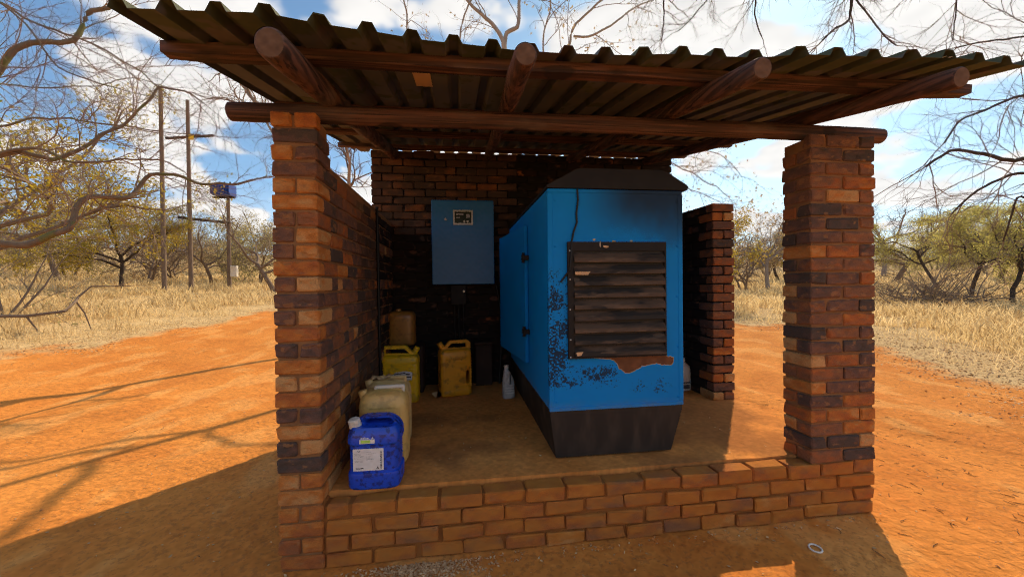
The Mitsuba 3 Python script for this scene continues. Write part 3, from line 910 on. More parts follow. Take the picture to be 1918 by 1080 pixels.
tri = sg.Polygon([(.018, .120), (.034, .120), (.026, .134)])
bar += [extrude_xz(tri.difference(tri.buffer(-.0028)), yl - .0042, yl - .0036), extrude_xz(sg.Polygon([(-.084, .222), (-.064, .222), (-.074, .212)]).difference(sg.Polygon([(-.08, .220), (-.068, .220), (-.074, .2145)])), yl - .0042, yl - .0036)]
labels[add(f'{LB}__dark_print', ply(move(join(bar), **place), 'ink'))] = {'kind': 'stuff'}
ys_ = -.225 / 2 - .0
ST = add(f'{BC}__sticker', ply(move(box(-.068, .014, ys_ - .003, ys_ + .004, .264, .286), **place), 'paper'))
add(f'{ST}__panel', ply(move(box(-.060, -.010, ys_ - .0036, ys_ - .0031, .267, .283), **place), 'paper_lime'))
tm = meshkit.text_mesh('AdBlue', .0095, .0008, True)
v, f = V(tm)
v = np.stack([v[:, 0] - .062, ys_ - .0022 - v[:, 2], v[:, 1] + .2895], 1)
add(f'{ST}__lettering', ply(move(join([(v, f), extrude_xz([(-.004, .2895), (.008, .2895), (.003, .300)], ys_ - .003, ys_ - .0022)]), **place), 'ink_white'))

# two cream cans behind it
for i, (x, y, rz, mat, lab, hh) in enumerate(((.455, .475, .02, 'cream_plastic', 'cream jerrycan right behind the blue one with white handle', .465), (.432, .755, -.06, 'cream_plastic_pale', 'paler grubby cream jerrycan between the other cream one and the yellow one', .462))):
    k = thing('cream_jerrycan', lab, 'jerrycan')
    pl_ = dict(t=(x, y, ZS), rz=rz)
    w, d = .30, .225
    hw, hd = w / 2, d / 2
    s = [(0, hw - .03, hd - .03), (.008, hw - .012, hd - .012), (.03, hw - .002, hd - .002), (.06, hw, hd), (hh - .10, hw, hd), (hh - .06, hw - .006, hd - .004), (hh - .03, hw - .022, hd - .018), (hh - .012, hw - .045, hd - .04), (hh - .004, hw - .075, hd - .06)]
    m = mani(loft([(*q, 0, 0) for q in s], 56, 4.5))
    m = m - (rbox(-.115, .115, -hd - .03, -hd + .005, .07, hh - .10, .004, 12) - rbox(-.100, .100, -hd - .05, -hd + .03, .085, hh - .115, .004, 12))
    m = m - rbox(-.06, .12, -.05, -.012, hh - .03, hh + .06, .012) - rbox(-.06, .12, .016, .05, hh - .03, hh + .06, .012)
    add(f'{k}__body', ply(move(m, **pl_), mat, smooth=38))
    add(f'{k}__handle', ply(move(join([m3.Manifold.batch_hull([m3.Manifold.sphere(.013, 16).translate([q, 0, hh + .006]) for q in (-.05, .115)]), m3.Manifold.batch_hull([m3.Manifold.sphere(.012, 16).translate([-.055, 0, z]) for z in (hh - .02, hh + .002)]), m3.Manifold.batch_hull([m3.Manifold.sphere(.012, 16).translate([.115, 0, z]) for z in (hh - .03, hh + .002)])]), **pl_), 'white_plastic' if i == 0 else mat, smooth=40))
    add(f'{k}__cap', ply(move(cyl((-.118, -.03, hh - .05), (-.132, -.03, hh - .002), .029, .027, 20), **pl_), mat, smooth=40))
    if i == 1:
        add(f'{k}__rag', ply(move((lambda r=np.random.default_rng(5): (np.c_[np.repeat(np.linspace(-.12, .02, 12), 6), np.tile(np.linspace(-.05, .05, 6), 12), hh + .012 + r.normal(0, .007, 72)], np.array([(a * 6 + b, a * 6 + b + 1, (a + 1) * 6 + b + 1, (a + 1) * 6 + b) for a in range(11) for b in range(5)])))(), **pl_), 'litter'))

k = thing('yellow_jerrycan', 'bright yellow ribbed jerrycan with moulded handle standing against the left wall', 'jerrycan')
pl_ = dict(t=(.365, 1.80, ZS), rz=.0)
add(f'{k}__body', ply(move(jerry(.36, .20, .455, True, False, 1), **pl_), 'yellow_plastic', smooth=35))
add(f'{k}__cap', ply(move(spout_cap(.36, .455, 1), **pl_), 'yellow_plastic', smooth=40))
add(f'{k}__sticker', ply(move(extrude_xz(sg.Polygon([(-.05, .235), (.07, .215), (.12, .225), (.125, .295), (.06, .31), (-.03, .30), (-.06, .275)]), -.1035, -.1005), **pl_), 'paper'))
scene[f'{k}__sticker__print'] = ply(move(join([extrude_xz(sg.Polygon([(-.05, .285), (.06, .297), (.06, .288), (-.05, .275)]), -.1043, -.1036), extrude_xz(sg.Polygon([(-.03, .25), (.05, .262), (.05, .25), (-.03, .238)]), -.1043, -.1036), box(.07, .11, -.1043, -.1036, .245, .258), box(.06, .1, -.1043, -.1036, .272, .284)]), **pl_), 'ink')
k = thing('orange_jerrycan', 'orange jerrycan with side grip standing apart in the middle of the floor', 'jerrycan')
pl_ = dict(t=(.885, 1.95, ZS), rz=.22)
add(f'{k}__body', ply(move(jerry(.32, .21, .47, True, True, -1), **pl_), 'orange_plastic', smooth=35))
add(f'{k}__cap', ply(move(spout_cap(.32, .47, -1), **pl_), 'orange_plastic', smooth=40))
# box with a brown can on it, in the corner
add('dark_box', ply(cham(.24, .56, 2.06, 2.36, ZS, .84, .008), 'dark_crate'), 'dark box in the back corner under the brown container', 'box')
k = thing('brown_jerrycan', 'brown translucent container standing on the dark box in the back corner', 'jerrycan')
s = [(0, .12, .09), (.01, .135, .105), (.03, .142, .112), (.29, .142, .112), (.325, .137, .107), (.35, .118, .09), (.36, .09, .065)]
add(f'{k}__body', ply(move(loft([(*q, 0, 0) for q in s], 48, 4.0), (.335, 2.18, .842)), 'brown_plastic', smooth=40))
add(f'{k}__cap', ply(cyl((.30, 2.18, 1.195), (.30, 2.18, 1.222), .028), 'brown_plastic'))
k = thing('metal_box', 'dark brown upright box against the back wall right of the orange jerrycan', 'box')
add(f'{k}__body', ply(cham(1.11, 1.30, 2.24, 2.385, ZS, .80, .008), 'dark_crate'))
add(f'{k}__lid', ply(cham(1.104, 1.306, 2.234, 2.387, .802, .835, .008), 'dark_crate'))
# oil bottle
k = thing('oil_bottle', 'grey plastic oil bottle with grip on the floor beside the generator', 'bottle')
bo = mani(loft([(0, .052, .036, 0, 0), (.01, .06, .042, 0, 0), (.13, .06, .042, 0, 0), (.19, .052, .038, -.004, 0), (.25, .034, .03, -.014, 0), (.28, .022, .022, -.02, 0), (.30, .02, .02, -.02, 0)], 36, 3.0)) - rbox(.004, .022, -.2, .2, .135, .245, .0085, 14)
pl_ = dict(t=(1.412, 1.72, ZS), rz=.15)
add(f'{k}__body', ply(move(bo, **pl_), 'silver_plastic', smooth=40))
add(f'{k}__cap', ply(move(cyl((-.02, 0, .295), (-.02, 0, .325), .023), **pl_), 'white_plastic', smooth=40))
add(f'{k}__label_band', ply(move(join([box(-.045, .045, -.0445, -.0415, z, z + .012) for z in (.05, .075, .10)]), **pl_), 'paper'))
# white container, half hidden behind the generator
k = thing('white_container', 'white plastic container standing on the floor between generator and right wall', 'container')
pl_ = dict(t=(3.200, 1.70, ZS))
add(f'{k}__body', ply(move(loft([(0, .09, .07, 0, 0), (.01, .105, .085, 0, 0), (.20, .105, .085, 0, 0), (.255, .095, .078, 0, 0), (.29, .06, .05, 0, 0), (.30, .04, .035, 0, 0)], 40, 4.0), **pl_), 'white_plastic', smooth=40))
add(f'{k}__cap', ply(move(cyl((.045, 0, .295), (.045, 0, .33), .026), **pl_), 'white_plastic', smooth=40))
add(f'{k}__label', ply(move(join([box(-.08, .09, -.089, -.0845, .085, .098), box(.0, .07, -.089, -.0845, .03, .07), box(.1055, .108, -.06, .05, .085, .098), box(.1055, .108, -.05, .03, .03, .06)]), **pl_), 'ink'))

# ring on the sand
tor = trimesh.creation.torus(.030, .005, major_sections=28, minor_sections=8)
add('white_ring', ply(move(tor, (2.86, -.245, float(height(2.86, -.245)) + .006), rx=.12), 'white_plastic', smooth=True), 'small white ring lying on the sand in front of the plinth', 'ring')


# ------------------------------------------------------------------ trees
def branch(rng, p, d, L, r0, r1, n, wig, trop, out, lvl):
    pts, dd = [np.array(p, float)], np.array(d, float)
    for _ in range(n):
        dd = dd + rng.normal(0, wig, 3) + np.array([0, 0, trop])
        dd /= np.linalg.norm(dd)
        pts.append(pts[-1] + dd * L / n)
    pts = np.array(pts)
    out.append((lvl, pts, np.linspace(r0, r1, n + 1)))
    return pts


def sprout(rng, pts, rad, lvl, cfg, out):
    """Children along a branch, recursively. cfg: per level (count per metre, min count, length, length spread, angle, wiggle, tropism, radius)."""
    if lvl >= len(cfg):
        return
    dens, mn, L, sp, ang, wig, trop, rr = cfg[lvl]
    seg = np.linalg.norm(np.diff(pts, axis=0), axis=1)
    cum = np.concatenate([[0], np.cumsum(seg)])
    cnt = max(mn, int(round(dens * cum[-1])))
    for k in range(cnt):
        t = rng.uniform(.18, 1.0) if k else 1.0
        i = min(np.searchsorted(cum, t * cum[-1], 'right') - 1, len(seg) - 1)
        u = (t * cum[-1] - cum[i]) / max(seg[i], 1e-6)
        p = pts[i] + (pts[i + 1] - pts[i]) * u
        d = (pts[i + 1] - pts[i]) / max(seg[i], 1e-6)
        q = rng.normal(0, 1, 3); q -= q @ d * d; q /= np.linalg.norm(q)
        a = ang * rng.uniform(.6, 1.3) * (.4 if k == 0 else 1)
        dd = d * math.cos(a) + q * math.sin(a)
        l = L * rng.uniform(1 - sp, 1 + sp) * (1.1 - .5 * t)
        r0 = min(rr, np.interp(t * cum[-1], cum, rad) * .8)
        n = 3 if lvl >= 3 else 5 if lvl >= 2 else 7
        c = branch(rng, p, dd, l, r0, r0 * .45, n, wig, trop, out, lvl + 1)
        sprout(rng, c, np.linspace(r0, r0 * .45, n + 1), lvl + 1, cfg, out)


def leaves_on(rng, out, lvl, per, size, spread):
    P_ = [b for b in out if b[0] >= lvl]
    pts = np.concatenate([b[1][rng.integers(1, len(b[1]), max(1, int(per * rng.uniform(.5, 1.5))))] for b in P_]) if P_ else np.zeros((0, 3))
    return quads(rng, pts + rng.normal(0, spread, pts.shape), size)


def quads(rng, c, size, flat=0.0):
    n = len(c)
    a = rng.normal(0, 1, (n, 3)); a[:, 2] *= (1 - flat); a /= np.linalg.norm(a, axis=1, keepdims=True)
    b = rng.normal(0, 1, (n, 3)); b[:, 2] *= (1 - flat); b -= (a * b).sum(1, keepdims=True) * a; b /= np.linalg.norm(b, axis=1, keepdims=True)
    s = size * rng.uniform(.6, 1.4, (n, 1))
    v = np.stack([c - a * s, c + b * s * .5 , c + a * s, c - b * s * .5], 1).reshape(-1, 3)
    i = np.arange(n) * 4
    return v, np.vstack([np.stack([i, i + 1, i + 2], 1), np.stack([i, i + 2, i + 3], 1)])


def tree_parts(out, cut, s0=7, s1=3, thick=1.0):
    big = [(p, r) for l, p, r in out if l <= cut]
    small = [(p, r * thick) for l, p, r in out if l > cut]
    return tubes(big, s0), (tubes(small, s1) if small else None)


PROTO = {}


def proto(name, seed, hgt, cfg, lean=.12, trunks=1, r=.10, trunk_h=.35, bark='bark_brown', twig='twig', leafmat=None, leafcfg=None, flat=None, split=4):
    rng = np.random.default_rng(seed)
    out = []
    for t in range(trunks):
        a = rng.uniform(0, 6.28)
        base = np.array([math.cos(a), math.sin(a), 0]) * (.0 if trunks == 1 else .18)
        d = np.array([math.cos(a) * lean, math.sin(a) * lean, 1.0])
        tr = branch(rng, base - [0, 0, .25], d, hgt * trunk_h + .25, r, r * .72, 7, .10, 0, out, 0)
        for q in range(split):
            a2 = a + q * 2 * math.pi / split + rng.normal(0, .4)
            el = rng.uniform(.5, 1.1)
            dd = np.array([math.cos(a2), math.sin(a2), el])
            L = hgt * (1 - trunk_h) * rng.uniform(.75, 1.05)
            b = branch(rng, tr[-1 - (q % 3)], dd / np.linalg.norm(dd), L, r * .55, r * .2, 9, .20, .02, out, 1)
            sprout(rng, b, np.linspace(r * .55, r * .2, 10), 1, cfg, out)
    if flat:
        for l, p, rr in out:
            p[:, 2] = np.minimum(p[:, 2], flat + (p[:, 2] - flat) * .25)
    trunk, tw = tree_parts(out, 1)
    shapes = {'trunk': mikit.ply(trunk, bark, smooth=True), 'crown': mikit.ply(tw, twig)}
    if leafmat:
        lvl, per, size, spread = leafcfg
        shapes['leaves'] = mikit.ply(leaves_on(rng, out, lvl, per, size, spread), leafmat)
    PROTO[name] = shapes


#            dens  min  L    sp   ang  wig  trop  rad
THORN = [None, (2.4, 7, 1.3, .4, .8, .20, .03, .026), (4.5, 6, .65, .4, .75, .22, .0, .013), (8, 5, .36, .4, .8, .2, 0, .009)]
FINE = [None, (2.8, 8, 1.2, .4, .85, .22, .02, .022), (5.5, 6, .6, .4, .8, .24, -.01, .012), (8, 4, .36, .4, .8, .2, 0, .009)]
proto('bare_a', 11, 5.2, THORN, .2, 1, .13, .35)
proto('bare_b', 12, 4.2, THORN, .25, 2, .08, .3, split=3)
proto('bare_c', 13, 6.5, FINE, .1, 1, .16, .4, 'bark_pale', split=5)
proto('leafy_a', 14, 4.6, THORN, .2, 2, .08, .3, 'bark_dark', 'twig', 'leaf_olive', (3, 6, .05, .12), split=4)
proto('leafy_b', 15, 5.2, THORN, .2, 1, .11, .35, 'bark_dark', 'twig', 'leaf_yellow', (3, 8, .045, .12), split=5)
proto('acacia_a', 16, 4.6, THORN, .22, 1, .085, .50, 'bark_dark', 'twig', 'leaf_green', (3, 9, .034, .10), flat=3.7, split=6)
proto('acacia_b', 17, 4.2, THORN, .35, 1, .075, .52, 'bark_dark', 'twig', 'leaf_green', (3, 9, .034, .10), flat=3.4, split=6)
proto('thicket_a', 18, 2.9, FINE, .5, 3, .05, .25, 'bark_brown', 'twig', 'leaf_dry', (3, 2, .045, .10), split=3)
proto('thicket_b', 19, 3.4, FINE, .4, 2, .06, .3, 'bark_brown', 'twig', 'leaf_olive', (3, 4, .045, .12), split=4)

proto('bare_tall', 24, 7.2, FINE, .05, 1, .105, .58, 'bark_pale', split=4)
proto('leafy_tall', 20, 6.2, THORN, .3, 1, .10, .32, 'bark_brown', 'twig', 'leaf_yellow', (3, 4, .040, .14), split=7)



def plant(kind, name, cat, label, x, y, s=1.0, rz=0.0, group=None, sink=0.0):
    k = thing(name, label, cat, group)
    m = T().translate([x, y, float(height(x, y)) - sink]).rotate([0, 0, 1], math.degrees(rz)).scale(s)
    for part, sh in PROTO[kind].items():
        scene[f'{k}__{part}'] = {**sh, 'to_world': m}
    return k


def col(px, dist):
    """Ground point on the sight line of a photo column (layout aid: real places, measured once)."""
    d = fw + rt * (px - 960) / 745
    q = CAM + d * dist
    return float(q[0]), float(q[1])


def row(lst):
    for i, (kind, name, cat, label, px, dist, s, group) in enumerate(lst):
        x, y = col(px, dist)
        plant(kind, name, cat, label, round(x, 2), round(y, 2), s, i * 1.7, group)


row([
    ('leafy_tall', 'leafy_tree', 'tree', 'yellow green leafy tree behind the overhanging left branches', -92, 11.0, 1.35, None),
    ('leafy_tall', 'leafy_tree', 'tree', 'tall yellowish tree beyond the thickets at the far left', 118, 22, 1.45, None),
    ('leafy_b', 'leafy_tree', 'tree', 'yellow leafed low tree under the large left branch', 225, 19, .95, None),
    ('thicket_b', 'thicket_bush', 'bush', 'dark olive thicket left of the first utility pole', 130, 24, 1.2, None),
    ('bare_b', 'thorn_tree', 'tree', 'brown bare thorn tree right behind the first utility pole', 275, 23, 1.05, None),
    ('thicket_a', 'thicket_bush', 'bush', 'dry brown thicket between the first two utility poles', 335, 26, 1.3, None),
    ('bare_a', 'thorn_tree', 'tree', 'bare twisted tree between second pole and transformer pole', 400, 25, .85, None),
    ('thicket_b', 'thicket_bush', 'bush', 'olive thicket just left of the brick wall end', 487, 27, 1.3, None),
    ('bare_tall', 'bare_tree', 'tree', 'pale bare tree behind the gap above the left wall', 667, 9.6, 1.0, None),
    ('bare_a', 'thorn_tree', 'tree', 'bare thorn tree just left of the wall end', 520, 21, 1.0, None),
    # right of the shed
    ('leafy_b', 'leafy_tree', 'tree', 'yellow leafed tree behind the right wall', 1300, 17, .9, None),
    ('bare_c', 'bare_tree', 'tree', 'dark trunked tree seen between right wall and pillar', 1442, 24, .8, None),
    ('thicket_a', 'thicket_bush', 'bush', 'grey brown thicket beside the right wall', 1402, 25, 1.5, None),
    ('leafy_b', 'leafy_tree', 'tree', 'green yellow tree just left of the right pillar', 1462, 33, 1.1, None),
    ('bare_a', 'thorn_tree', 'tree', 'bare gnarled tree just right of the right pillar', 1672, 25, 1.15, None),
    ('acacia_a', 'acacia_tree', 'tree', 'green flat topped acacia with dark leaning stem behind the brush pile', 1822, 15.5, .88, None),
    ('acacia_b', 'acacia_tree', 'tree', 'green flat topped acacia nearest the right edge', 1905, 12.8, .92, None),
    ('acacia_b', 'acacia_tree', 'tree', 'small far acacia left of the two near acacias', 1765, 21, 1.05, None),
    ('leafy_a', 'leafy_tree', 'tree', 'olive tree far behind the rightmost acacia', 1870, 26, 1.15, None),
])
rng = np.random.default_rng(77)
for px in list(range(-120, 560, 46)) + list(range(1290, 2080, 46)):
    kind = ['thicket_a', 'thicket_b', 'bare_c', 'bare_b', 'thicket_a', 'bare_a'][rng.integers(6)]
    x, y = col(px + rng.normal(0, 10), rng.uniform(33, 52))
    side = 'left' if px < 800 else 'right'
    cat = 'bush' if 'thicket' in kind else 'tree'
    plant(kind, 'far_bush' if cat == 'bush' else 'far_tree', cat, f'one of the {"dense dry bushes" if cat == "bush" else "small trees"} of the far treeline {side} of the shed', round(x, 2), round(y, 2), rng.uniform(1.15, 1.7) * (1.0 if side == 'left' else .9), rng.uniform(0, 6.3), f'far treeline {cat}es {side} of the shed' if cat == 'bush' else f'far treeline trees {side} of the shed')


def limb_tree(name, label, seed, limbs, trunk, cfg, bark, twig='twig', thick=1.0, leaf_mat=None, leafcfg=None):
    rng = np.random.default_rng(seed)
    out = []
    tp = np.array(trunk[0], float)

    def smooth(p, r):
        p = np.asarray(p, float)
        t = np.concatenate([[0], np.cumsum(np.linalg.norm(np.diff(p, axis=0), axis=1))])
        from scipy.interpolate import PchipInterpolator
        n = max(6, int(t[-1] / .10))
        u = np.linspace(0, t[-1], n)
        q = PchipInterpolator(t, p)(u)
        kink = np.interp(u, np.linspace(0, t[-1], max(3, int(t[-1] / .32))), rng.normal(0, 1, max(3, int(t[-1] / .32))))
        kink2 = np.interp(u, np.linspace(0, t[-1], max(3, int(t[-1] / .27))), rng.normal(0, 1, max(3, int(t[-1] / .27))))
        q = q + np.stack([kink * .3, kink * .3, kink2], 1) * .028
        return q + rng.normal(0, .004, q.shape), np.interp(u, [0, t[-1]], r)
    tq, tr = smooth(trunk[0], trunk[1])
    out.append((0, tq, tr))
    for p, r0, r1, sp in limbs:
        q, rr = smooth(p, (r0, r1))
        out.append((1, q, rr))
        if sp:
            sprout(rng, q, rr, 1, cfg if sp == 1 else OVER, out)
    k = thing(name, label, 'tree')
    a, b = tree_parts(out, 1, 10, 3, thick)
    scene[f'{k}__trunk'] = mikit.ply(a, bark, smooth=True)
    if b:
        scene[f'{k}__crown'] = mikit.ply(b, twig)
    if leaf_mat:
        scene[f'{k}__leaves'] = mikit.ply(leaves_on(rng, out, *leafcfg), leaf_mat)
    return k


NEAR = [None, (2.8, 5, 1.4, .5, .75, .15, .0, .010), (3.8, 4, .72, .45, .7, .18, -.01, .0058), (5.0, 4, .36, .4, .75, .2, 0, .0038)]
L_A = [[-7.6, 4.43, 1.3], [-6.36, 4.46, 1.89], [-5.8, 4.69, 2.18], [-5.56, 4.76, 2.18], [-5.22, 4.82, 2.34], [-5.05, 4.9, 2.49], [-5.08, 5.01, 2.76], [-5.02, 5.1, 2.92], [-4.84, 5.28, 3.02], [-4.65, 5.46, 3.02], [-4.61, 5.66, 3.26], [-4.47, 5.74, 3.47], [-4.18, 5.9, 3.5], [-3.82, 6.06, 3.39], [-3.34, 6.19, 3.47], [-2.81, 6.33, 3.67]]
L_B = [[-7.6, 4.43, 2.4], [-6.56, 4.5, 3.06], [-5.78, 4.71, 3.44], [-5.58, 4.78, 3.55], [-5.26, 4.94, 3.57], [-5.02, 5.01, 3.66], [-4.92, 5.1, 3.82], [-4.82, 5.19, 4.01], [-4.64, 5.37, 4.22], [-4.49, 5.45, 4.49], [-4.34, 5.54, 4.76], [-4.23, 5.63, 5.04], [-3.99, 5.8, 5.04], [-3.69, 5.96, 4.89]]
L_C = [[-6.56, 4.5, 3.06], [-6.14, 4.65, 3.14], [-5.63, 4.69, 3.54], [-5.38, 4.75, 3.61], [-5.14, 4.72, 3.56], [-4.96, 4.8, 3.41], [-4.64, 4.86, 3.46], [-4.31, 5.01, 3.57], [-3.95, 5.17, 3.55], [-3.69, 5.33, 3.46]]
L_D = [[-7.6, 4.43, 2.4], [-6.05, 4.34, 3.91], [-5.54, 4.49, 4.58], [-5.34, 4.56, 4.99], [-5.13, 4.64, 5.14], [-4.92, 4.71, 5.23], [-4.77, 4.8, 5.46], [-4.69, 4.89, 5.75], [-4.49, 4.97, 5.9], [-4.27, 5.04, 6.37]]
L_E = [[-6.76, 4.46, 5.95], [-5.64, 4.61, 5.67], [-5.29, 4.66, 5.5], [-4.84, 4.7, 5.31], [-4.29, 4.83, 5.1], [-4.12, 5.01, 5.0], [-3.99, 5.09, 4.83], [-3.85, 5.17, 4.7]]
L_F = [[-7.3, 4.4, 4.9], [-7.7, 6.0, 5.33], [-7.2, 6.74, 5.4], [-6.15, 6.8, 5.48], [-5.6, 6.83, 5.69], [-5.11, 6.96, 5.6]]
L_G = [[-7.45, 4.9, 3.9], [-6.58, 5.53, 4.2], [-6.42, 5.61, 4.29], [-6.26, 5.69, 4.42], [-6.0, 5.86, 4.5], [-5.34, 5.97, 4.43], [-4.31, 6.13, 4.39], [-3.28, 6.3, 4.36]]
L_H = [[-5.54, 4.49, 5.6], [-5.18, 4.55, 5.23], [-5.0, 4.72, 4.87], [-4.72, 4.98, 4.78], [-4.37, 5.24, 4.71], [-3.95, 5.59, 4.85]]
limb_tree('overhanging_tree', 'bare tree reaching crooked brown branches in from the left', 21,
          [(L_A, .074, .013, 1), (L_B, .046, .012, 1), (L_C, .028, .009, 1), (L_D, .062, .026, 1), (L_E, .020, .008, 1), (L_F, .018, .008, 1), (L_G, .020, .006, 1), (L_H, .013, .006, 1)],
          ([[-8.65, 4.72, -.3], [-8.13, 4.48, .5], [-7.61, 4.42, 1.39], [-7.6, 4.43, 2.4], [-7.07, 4.38, 3.99], [-6.76, 4.46, 5.95], [-6.25, 4.62, 7.94]], (.2, .05)), NEAR, 'bark_green')
R_1 = [[13.2, 2.64, 1.6], [11.18, 2.72, 2.62], [9.98, 2.69, 3.07], [9.41, 2.76, 3.27], [9.11, 2.8, 3.25], [8.96, 2.93, 3.38], [8.72, 3.06, 3.45], [8.51, 3.19, 3.35], [8.41, 3.3, 3.28]]
R_2 = [[11.02, 2.74, 2.7], [10.03, 2.88, 3.11], [9.68, 3.03, 3.08], [9.39, 3.17, 2.94], [9.17, 3.29, 2.72], [9.08, 3.41, 2.53]]
R_3 = [[11.02, 2.74, 2.74], [10.07, 2.68, 3.72], [9.42, 2.77, 4.21], [9.09, 2.92, 4.1], [8.85, 3.15, 3.93], [8.84, 3.35, 3.67]]
R_4 = [[11.18, 2.72, 2.66], [10.53, 2.7, 2.28], [10.03, 2.87, 2.51], [9.76, 3.01, 2.74], [9.72, 3.11, 2.33], [9.77, 3.21, 2.08]]
R_5 = [[11.18, 2.72, 2.9], [10.9, 3.0, 4.9], [10.57, 3.24, 5.54], [9.95, 3.32, 5.42], [9.64, 3.47, 5.39], [9.41, 3.6, 5.36]]
R_6 = [[10.9, 3.0, 5.2], [10.2, 3.3, 6.6], [9.52, 3.6, 6.78], [9.41, 3.6, 5.86], [9.36, 3.6, 5.5]]
# trees behind the shed, over the roof
OVER = [None, (2.4, 4, 1.0, .5, .7, .15, -.04, .011), (3.2, 4, .6, .5, .7, .2, -.03, .0062), (4, 3, .3, .4, .8, .2, 0, .004)]
V_1 = [[2.03, 6.83, 6.75], [2.0, 6.83, 7.05], [1.8, 6.86, 7.29], [1.39, 6.92, 7.72], [1.03, 6.98, 8.15], [.6, 7.0, 8.8]]
V_2 = [[2.03, 6.83, 6.75], [2.06, 6.83, 6.99], [2.34, 6.79, 7.35], [2.42, 6.89, 7.96], [2.57, 6.98, 8.53], [2.6, 7, 9.2]]
V_3 = [[1.9, 6.9, 5.0], [1.02, 7.7, 6.6], [1.02, 7.97, 7.15], [1.1, 7.97, 7.95], [1.3, 7.95, 8.55], [1.58, 7.93, 9.42]]
V_4 = [[2.0, 6.9, 5.2], [2.9, 6.4, 5.9], [3.3, 6.25, 6.32], [3.48, 6.23, 7.01], [4.11, 6.15, 7.58], [4.69, 6.08, 8.15]]
V_5 = [[3.47, 6.23, 6.78], [4.22, 6.13, 7.0], [4.96, 6.14, 7.53], [5.54, 6.16, 7.83]]
T_1 = [[7.6, 4.6, 9.3], [8.11, 4.0, 7.89], [7.9, 4.02, 6.77], [7.82, 4.02, 6.11], [7.52, 4.06, 5.83], [7.33, 4.08, 5.69]]
T_2 = [[9.2, 4.2, 9.2], [8.1, 4.19, 6.63], [8.43, 4.14, 6.14], [8.85, 4.08, 5.7]]
T_3 = [[6.5, 5.3, 9.2], [6.8, 4.79, 8.26], [6.66, 4.79, 7.04], [6.62, 4.79, 6.53], [6.75, 4.77, 6.12]]
T_4 = [[5.2, 6.0, 9.2], [5.19, 5.41, 8.64], [5.1, 5.41, 7.36], [5.11, 5.4, 6.82], [5.05, 5.4, 6.34]]
T_5 = [[6.0, 5.5, 9.2], [5.89, 5.1, 7.09], [5.58, 5.14, 6.73], [5.26, 5.17, 6.37]]
T_6 = [[2.0, 6.9, 4.6], [3.4, 7.0, 5.2], [4.6, 6.6, 4.9], [5.4, 6.1, 4.2], [5.9, 5.6, 3.7], [6.5, 5.4, 3.2]]
T_7 = [[3.4, 7.0, 5.2], [5.0, 6.8, 4.3], [5.9, 6.5, 3.8], [6.8, 6.2, 3.3]]
T_8 = [[3.4, 7.0, 5.2], [4.9, 6.6, 4.9], [5.9, 6.2, 4.6], [6.7, 5.9, 4.2], [7.1, 5.8, 3.8]]
V_6 = [[2.0, 6.9, 4.6], [.6, 7.2, 5.9], [-.1, 7.3, 6.9], [-.2, 7.3, 7.9], [-.5, 7.3, 8.8]]
V_7 = [[2.9, 6.4, 5.9], [2.8, 6.2, 6.6], [2.95, 6.1, 7.4], [2.9, 6.1, 8.2]]
limb_tree('forked_tree', 'bare forked tree rising behind the roof above the middle pole end', 23,
          [(V_1, .05, .02, 1), (V_2, .05, .02, 1), (V_3, .035, .015, 1), (V_4, .04, .015, 1), (V_5, .025, .010, 1), (V_6, .03, .010, 1), (V_7, .02, .008, 1), (T_6, .028, .008, 1), (T_7, .016, .007, 1), (T_8, .016, .007, 1)],
          ([[1.9, 7.1, -.3], [2.1, 7.0, 2.0], [1.95, 6.9, 4.0], [2.0, 6.9, 5.2], [2.03, 6.83, 6.75]], (.066, .045)), OVER, 'bark_pale', leaf_mat='leaf_dry', leafcfg=(3, .6, .032, .05))
limb_tree('drooping_thorn_tree', 'bare thorn tree drooping in from the right edge and hanging over the roof', 22,
          [(R_1, .07, .018, 1), (R_2, .035, .012, 1), (R_3, .03, .012, 1), (R_4, .028, .010, 1), (R_5, .03, .010, 1), (R_6, .02, .008, 1),
           ([[12.8, 3.0, 5.0], [12.4, 3.3, 7.6], [11.0, 3.6, 9.3], [9.2, 4.2, 9.6], [7.6, 4.6, 9.6], [6.5, 5.3, 9.4], [5.2, 6.0, 9.2]], .06, .03, 0),
           (T_1, .045, .014, 2), (T_2, .026, .010, 2), (T_3, .026, .010, 2), (T_4, .026, .010, 2), (T_5, .018, .009, 2)],
          ([[13.97, 2.69, -.3], [13.5, 2.65, .5], [13.2, 2.64, 1.6], [12.6, 2.8, 3.2], [12.8, 3.0, 5.0]], (.16, .06)), NEAR, 'bark_dark')

# small stem at far left and fallen branch, brush pile
x, y = col(8, 10.5)
PROTO['sapling'] = None
rngS = np.random.default_rng(31)
o = []
for dxy in (-.15, .15, .4):
    b = branch(rngS, (0, 0, -.1), (dxy, .1, 1), 2.2, .035, .012, 7, .12, 0, o, 1)
    sprout(rngS, b, np.linspace(.035, .012, 8), 1, NEAR, o)
a_, b_ = tree_parts(o, 1, 7, 3)
PROTO['sapling'] = {'trunk': mikit.ply(a_, 'bark_brown', smooth=True), 'crown': mikit.ply(b_, 'twig')}
plant('sapling', 'bare_sapling', 'tree', 'thin bare sapling at the left edge below the large branch', round(x, 2), round(y, 2), 1.0, .3)

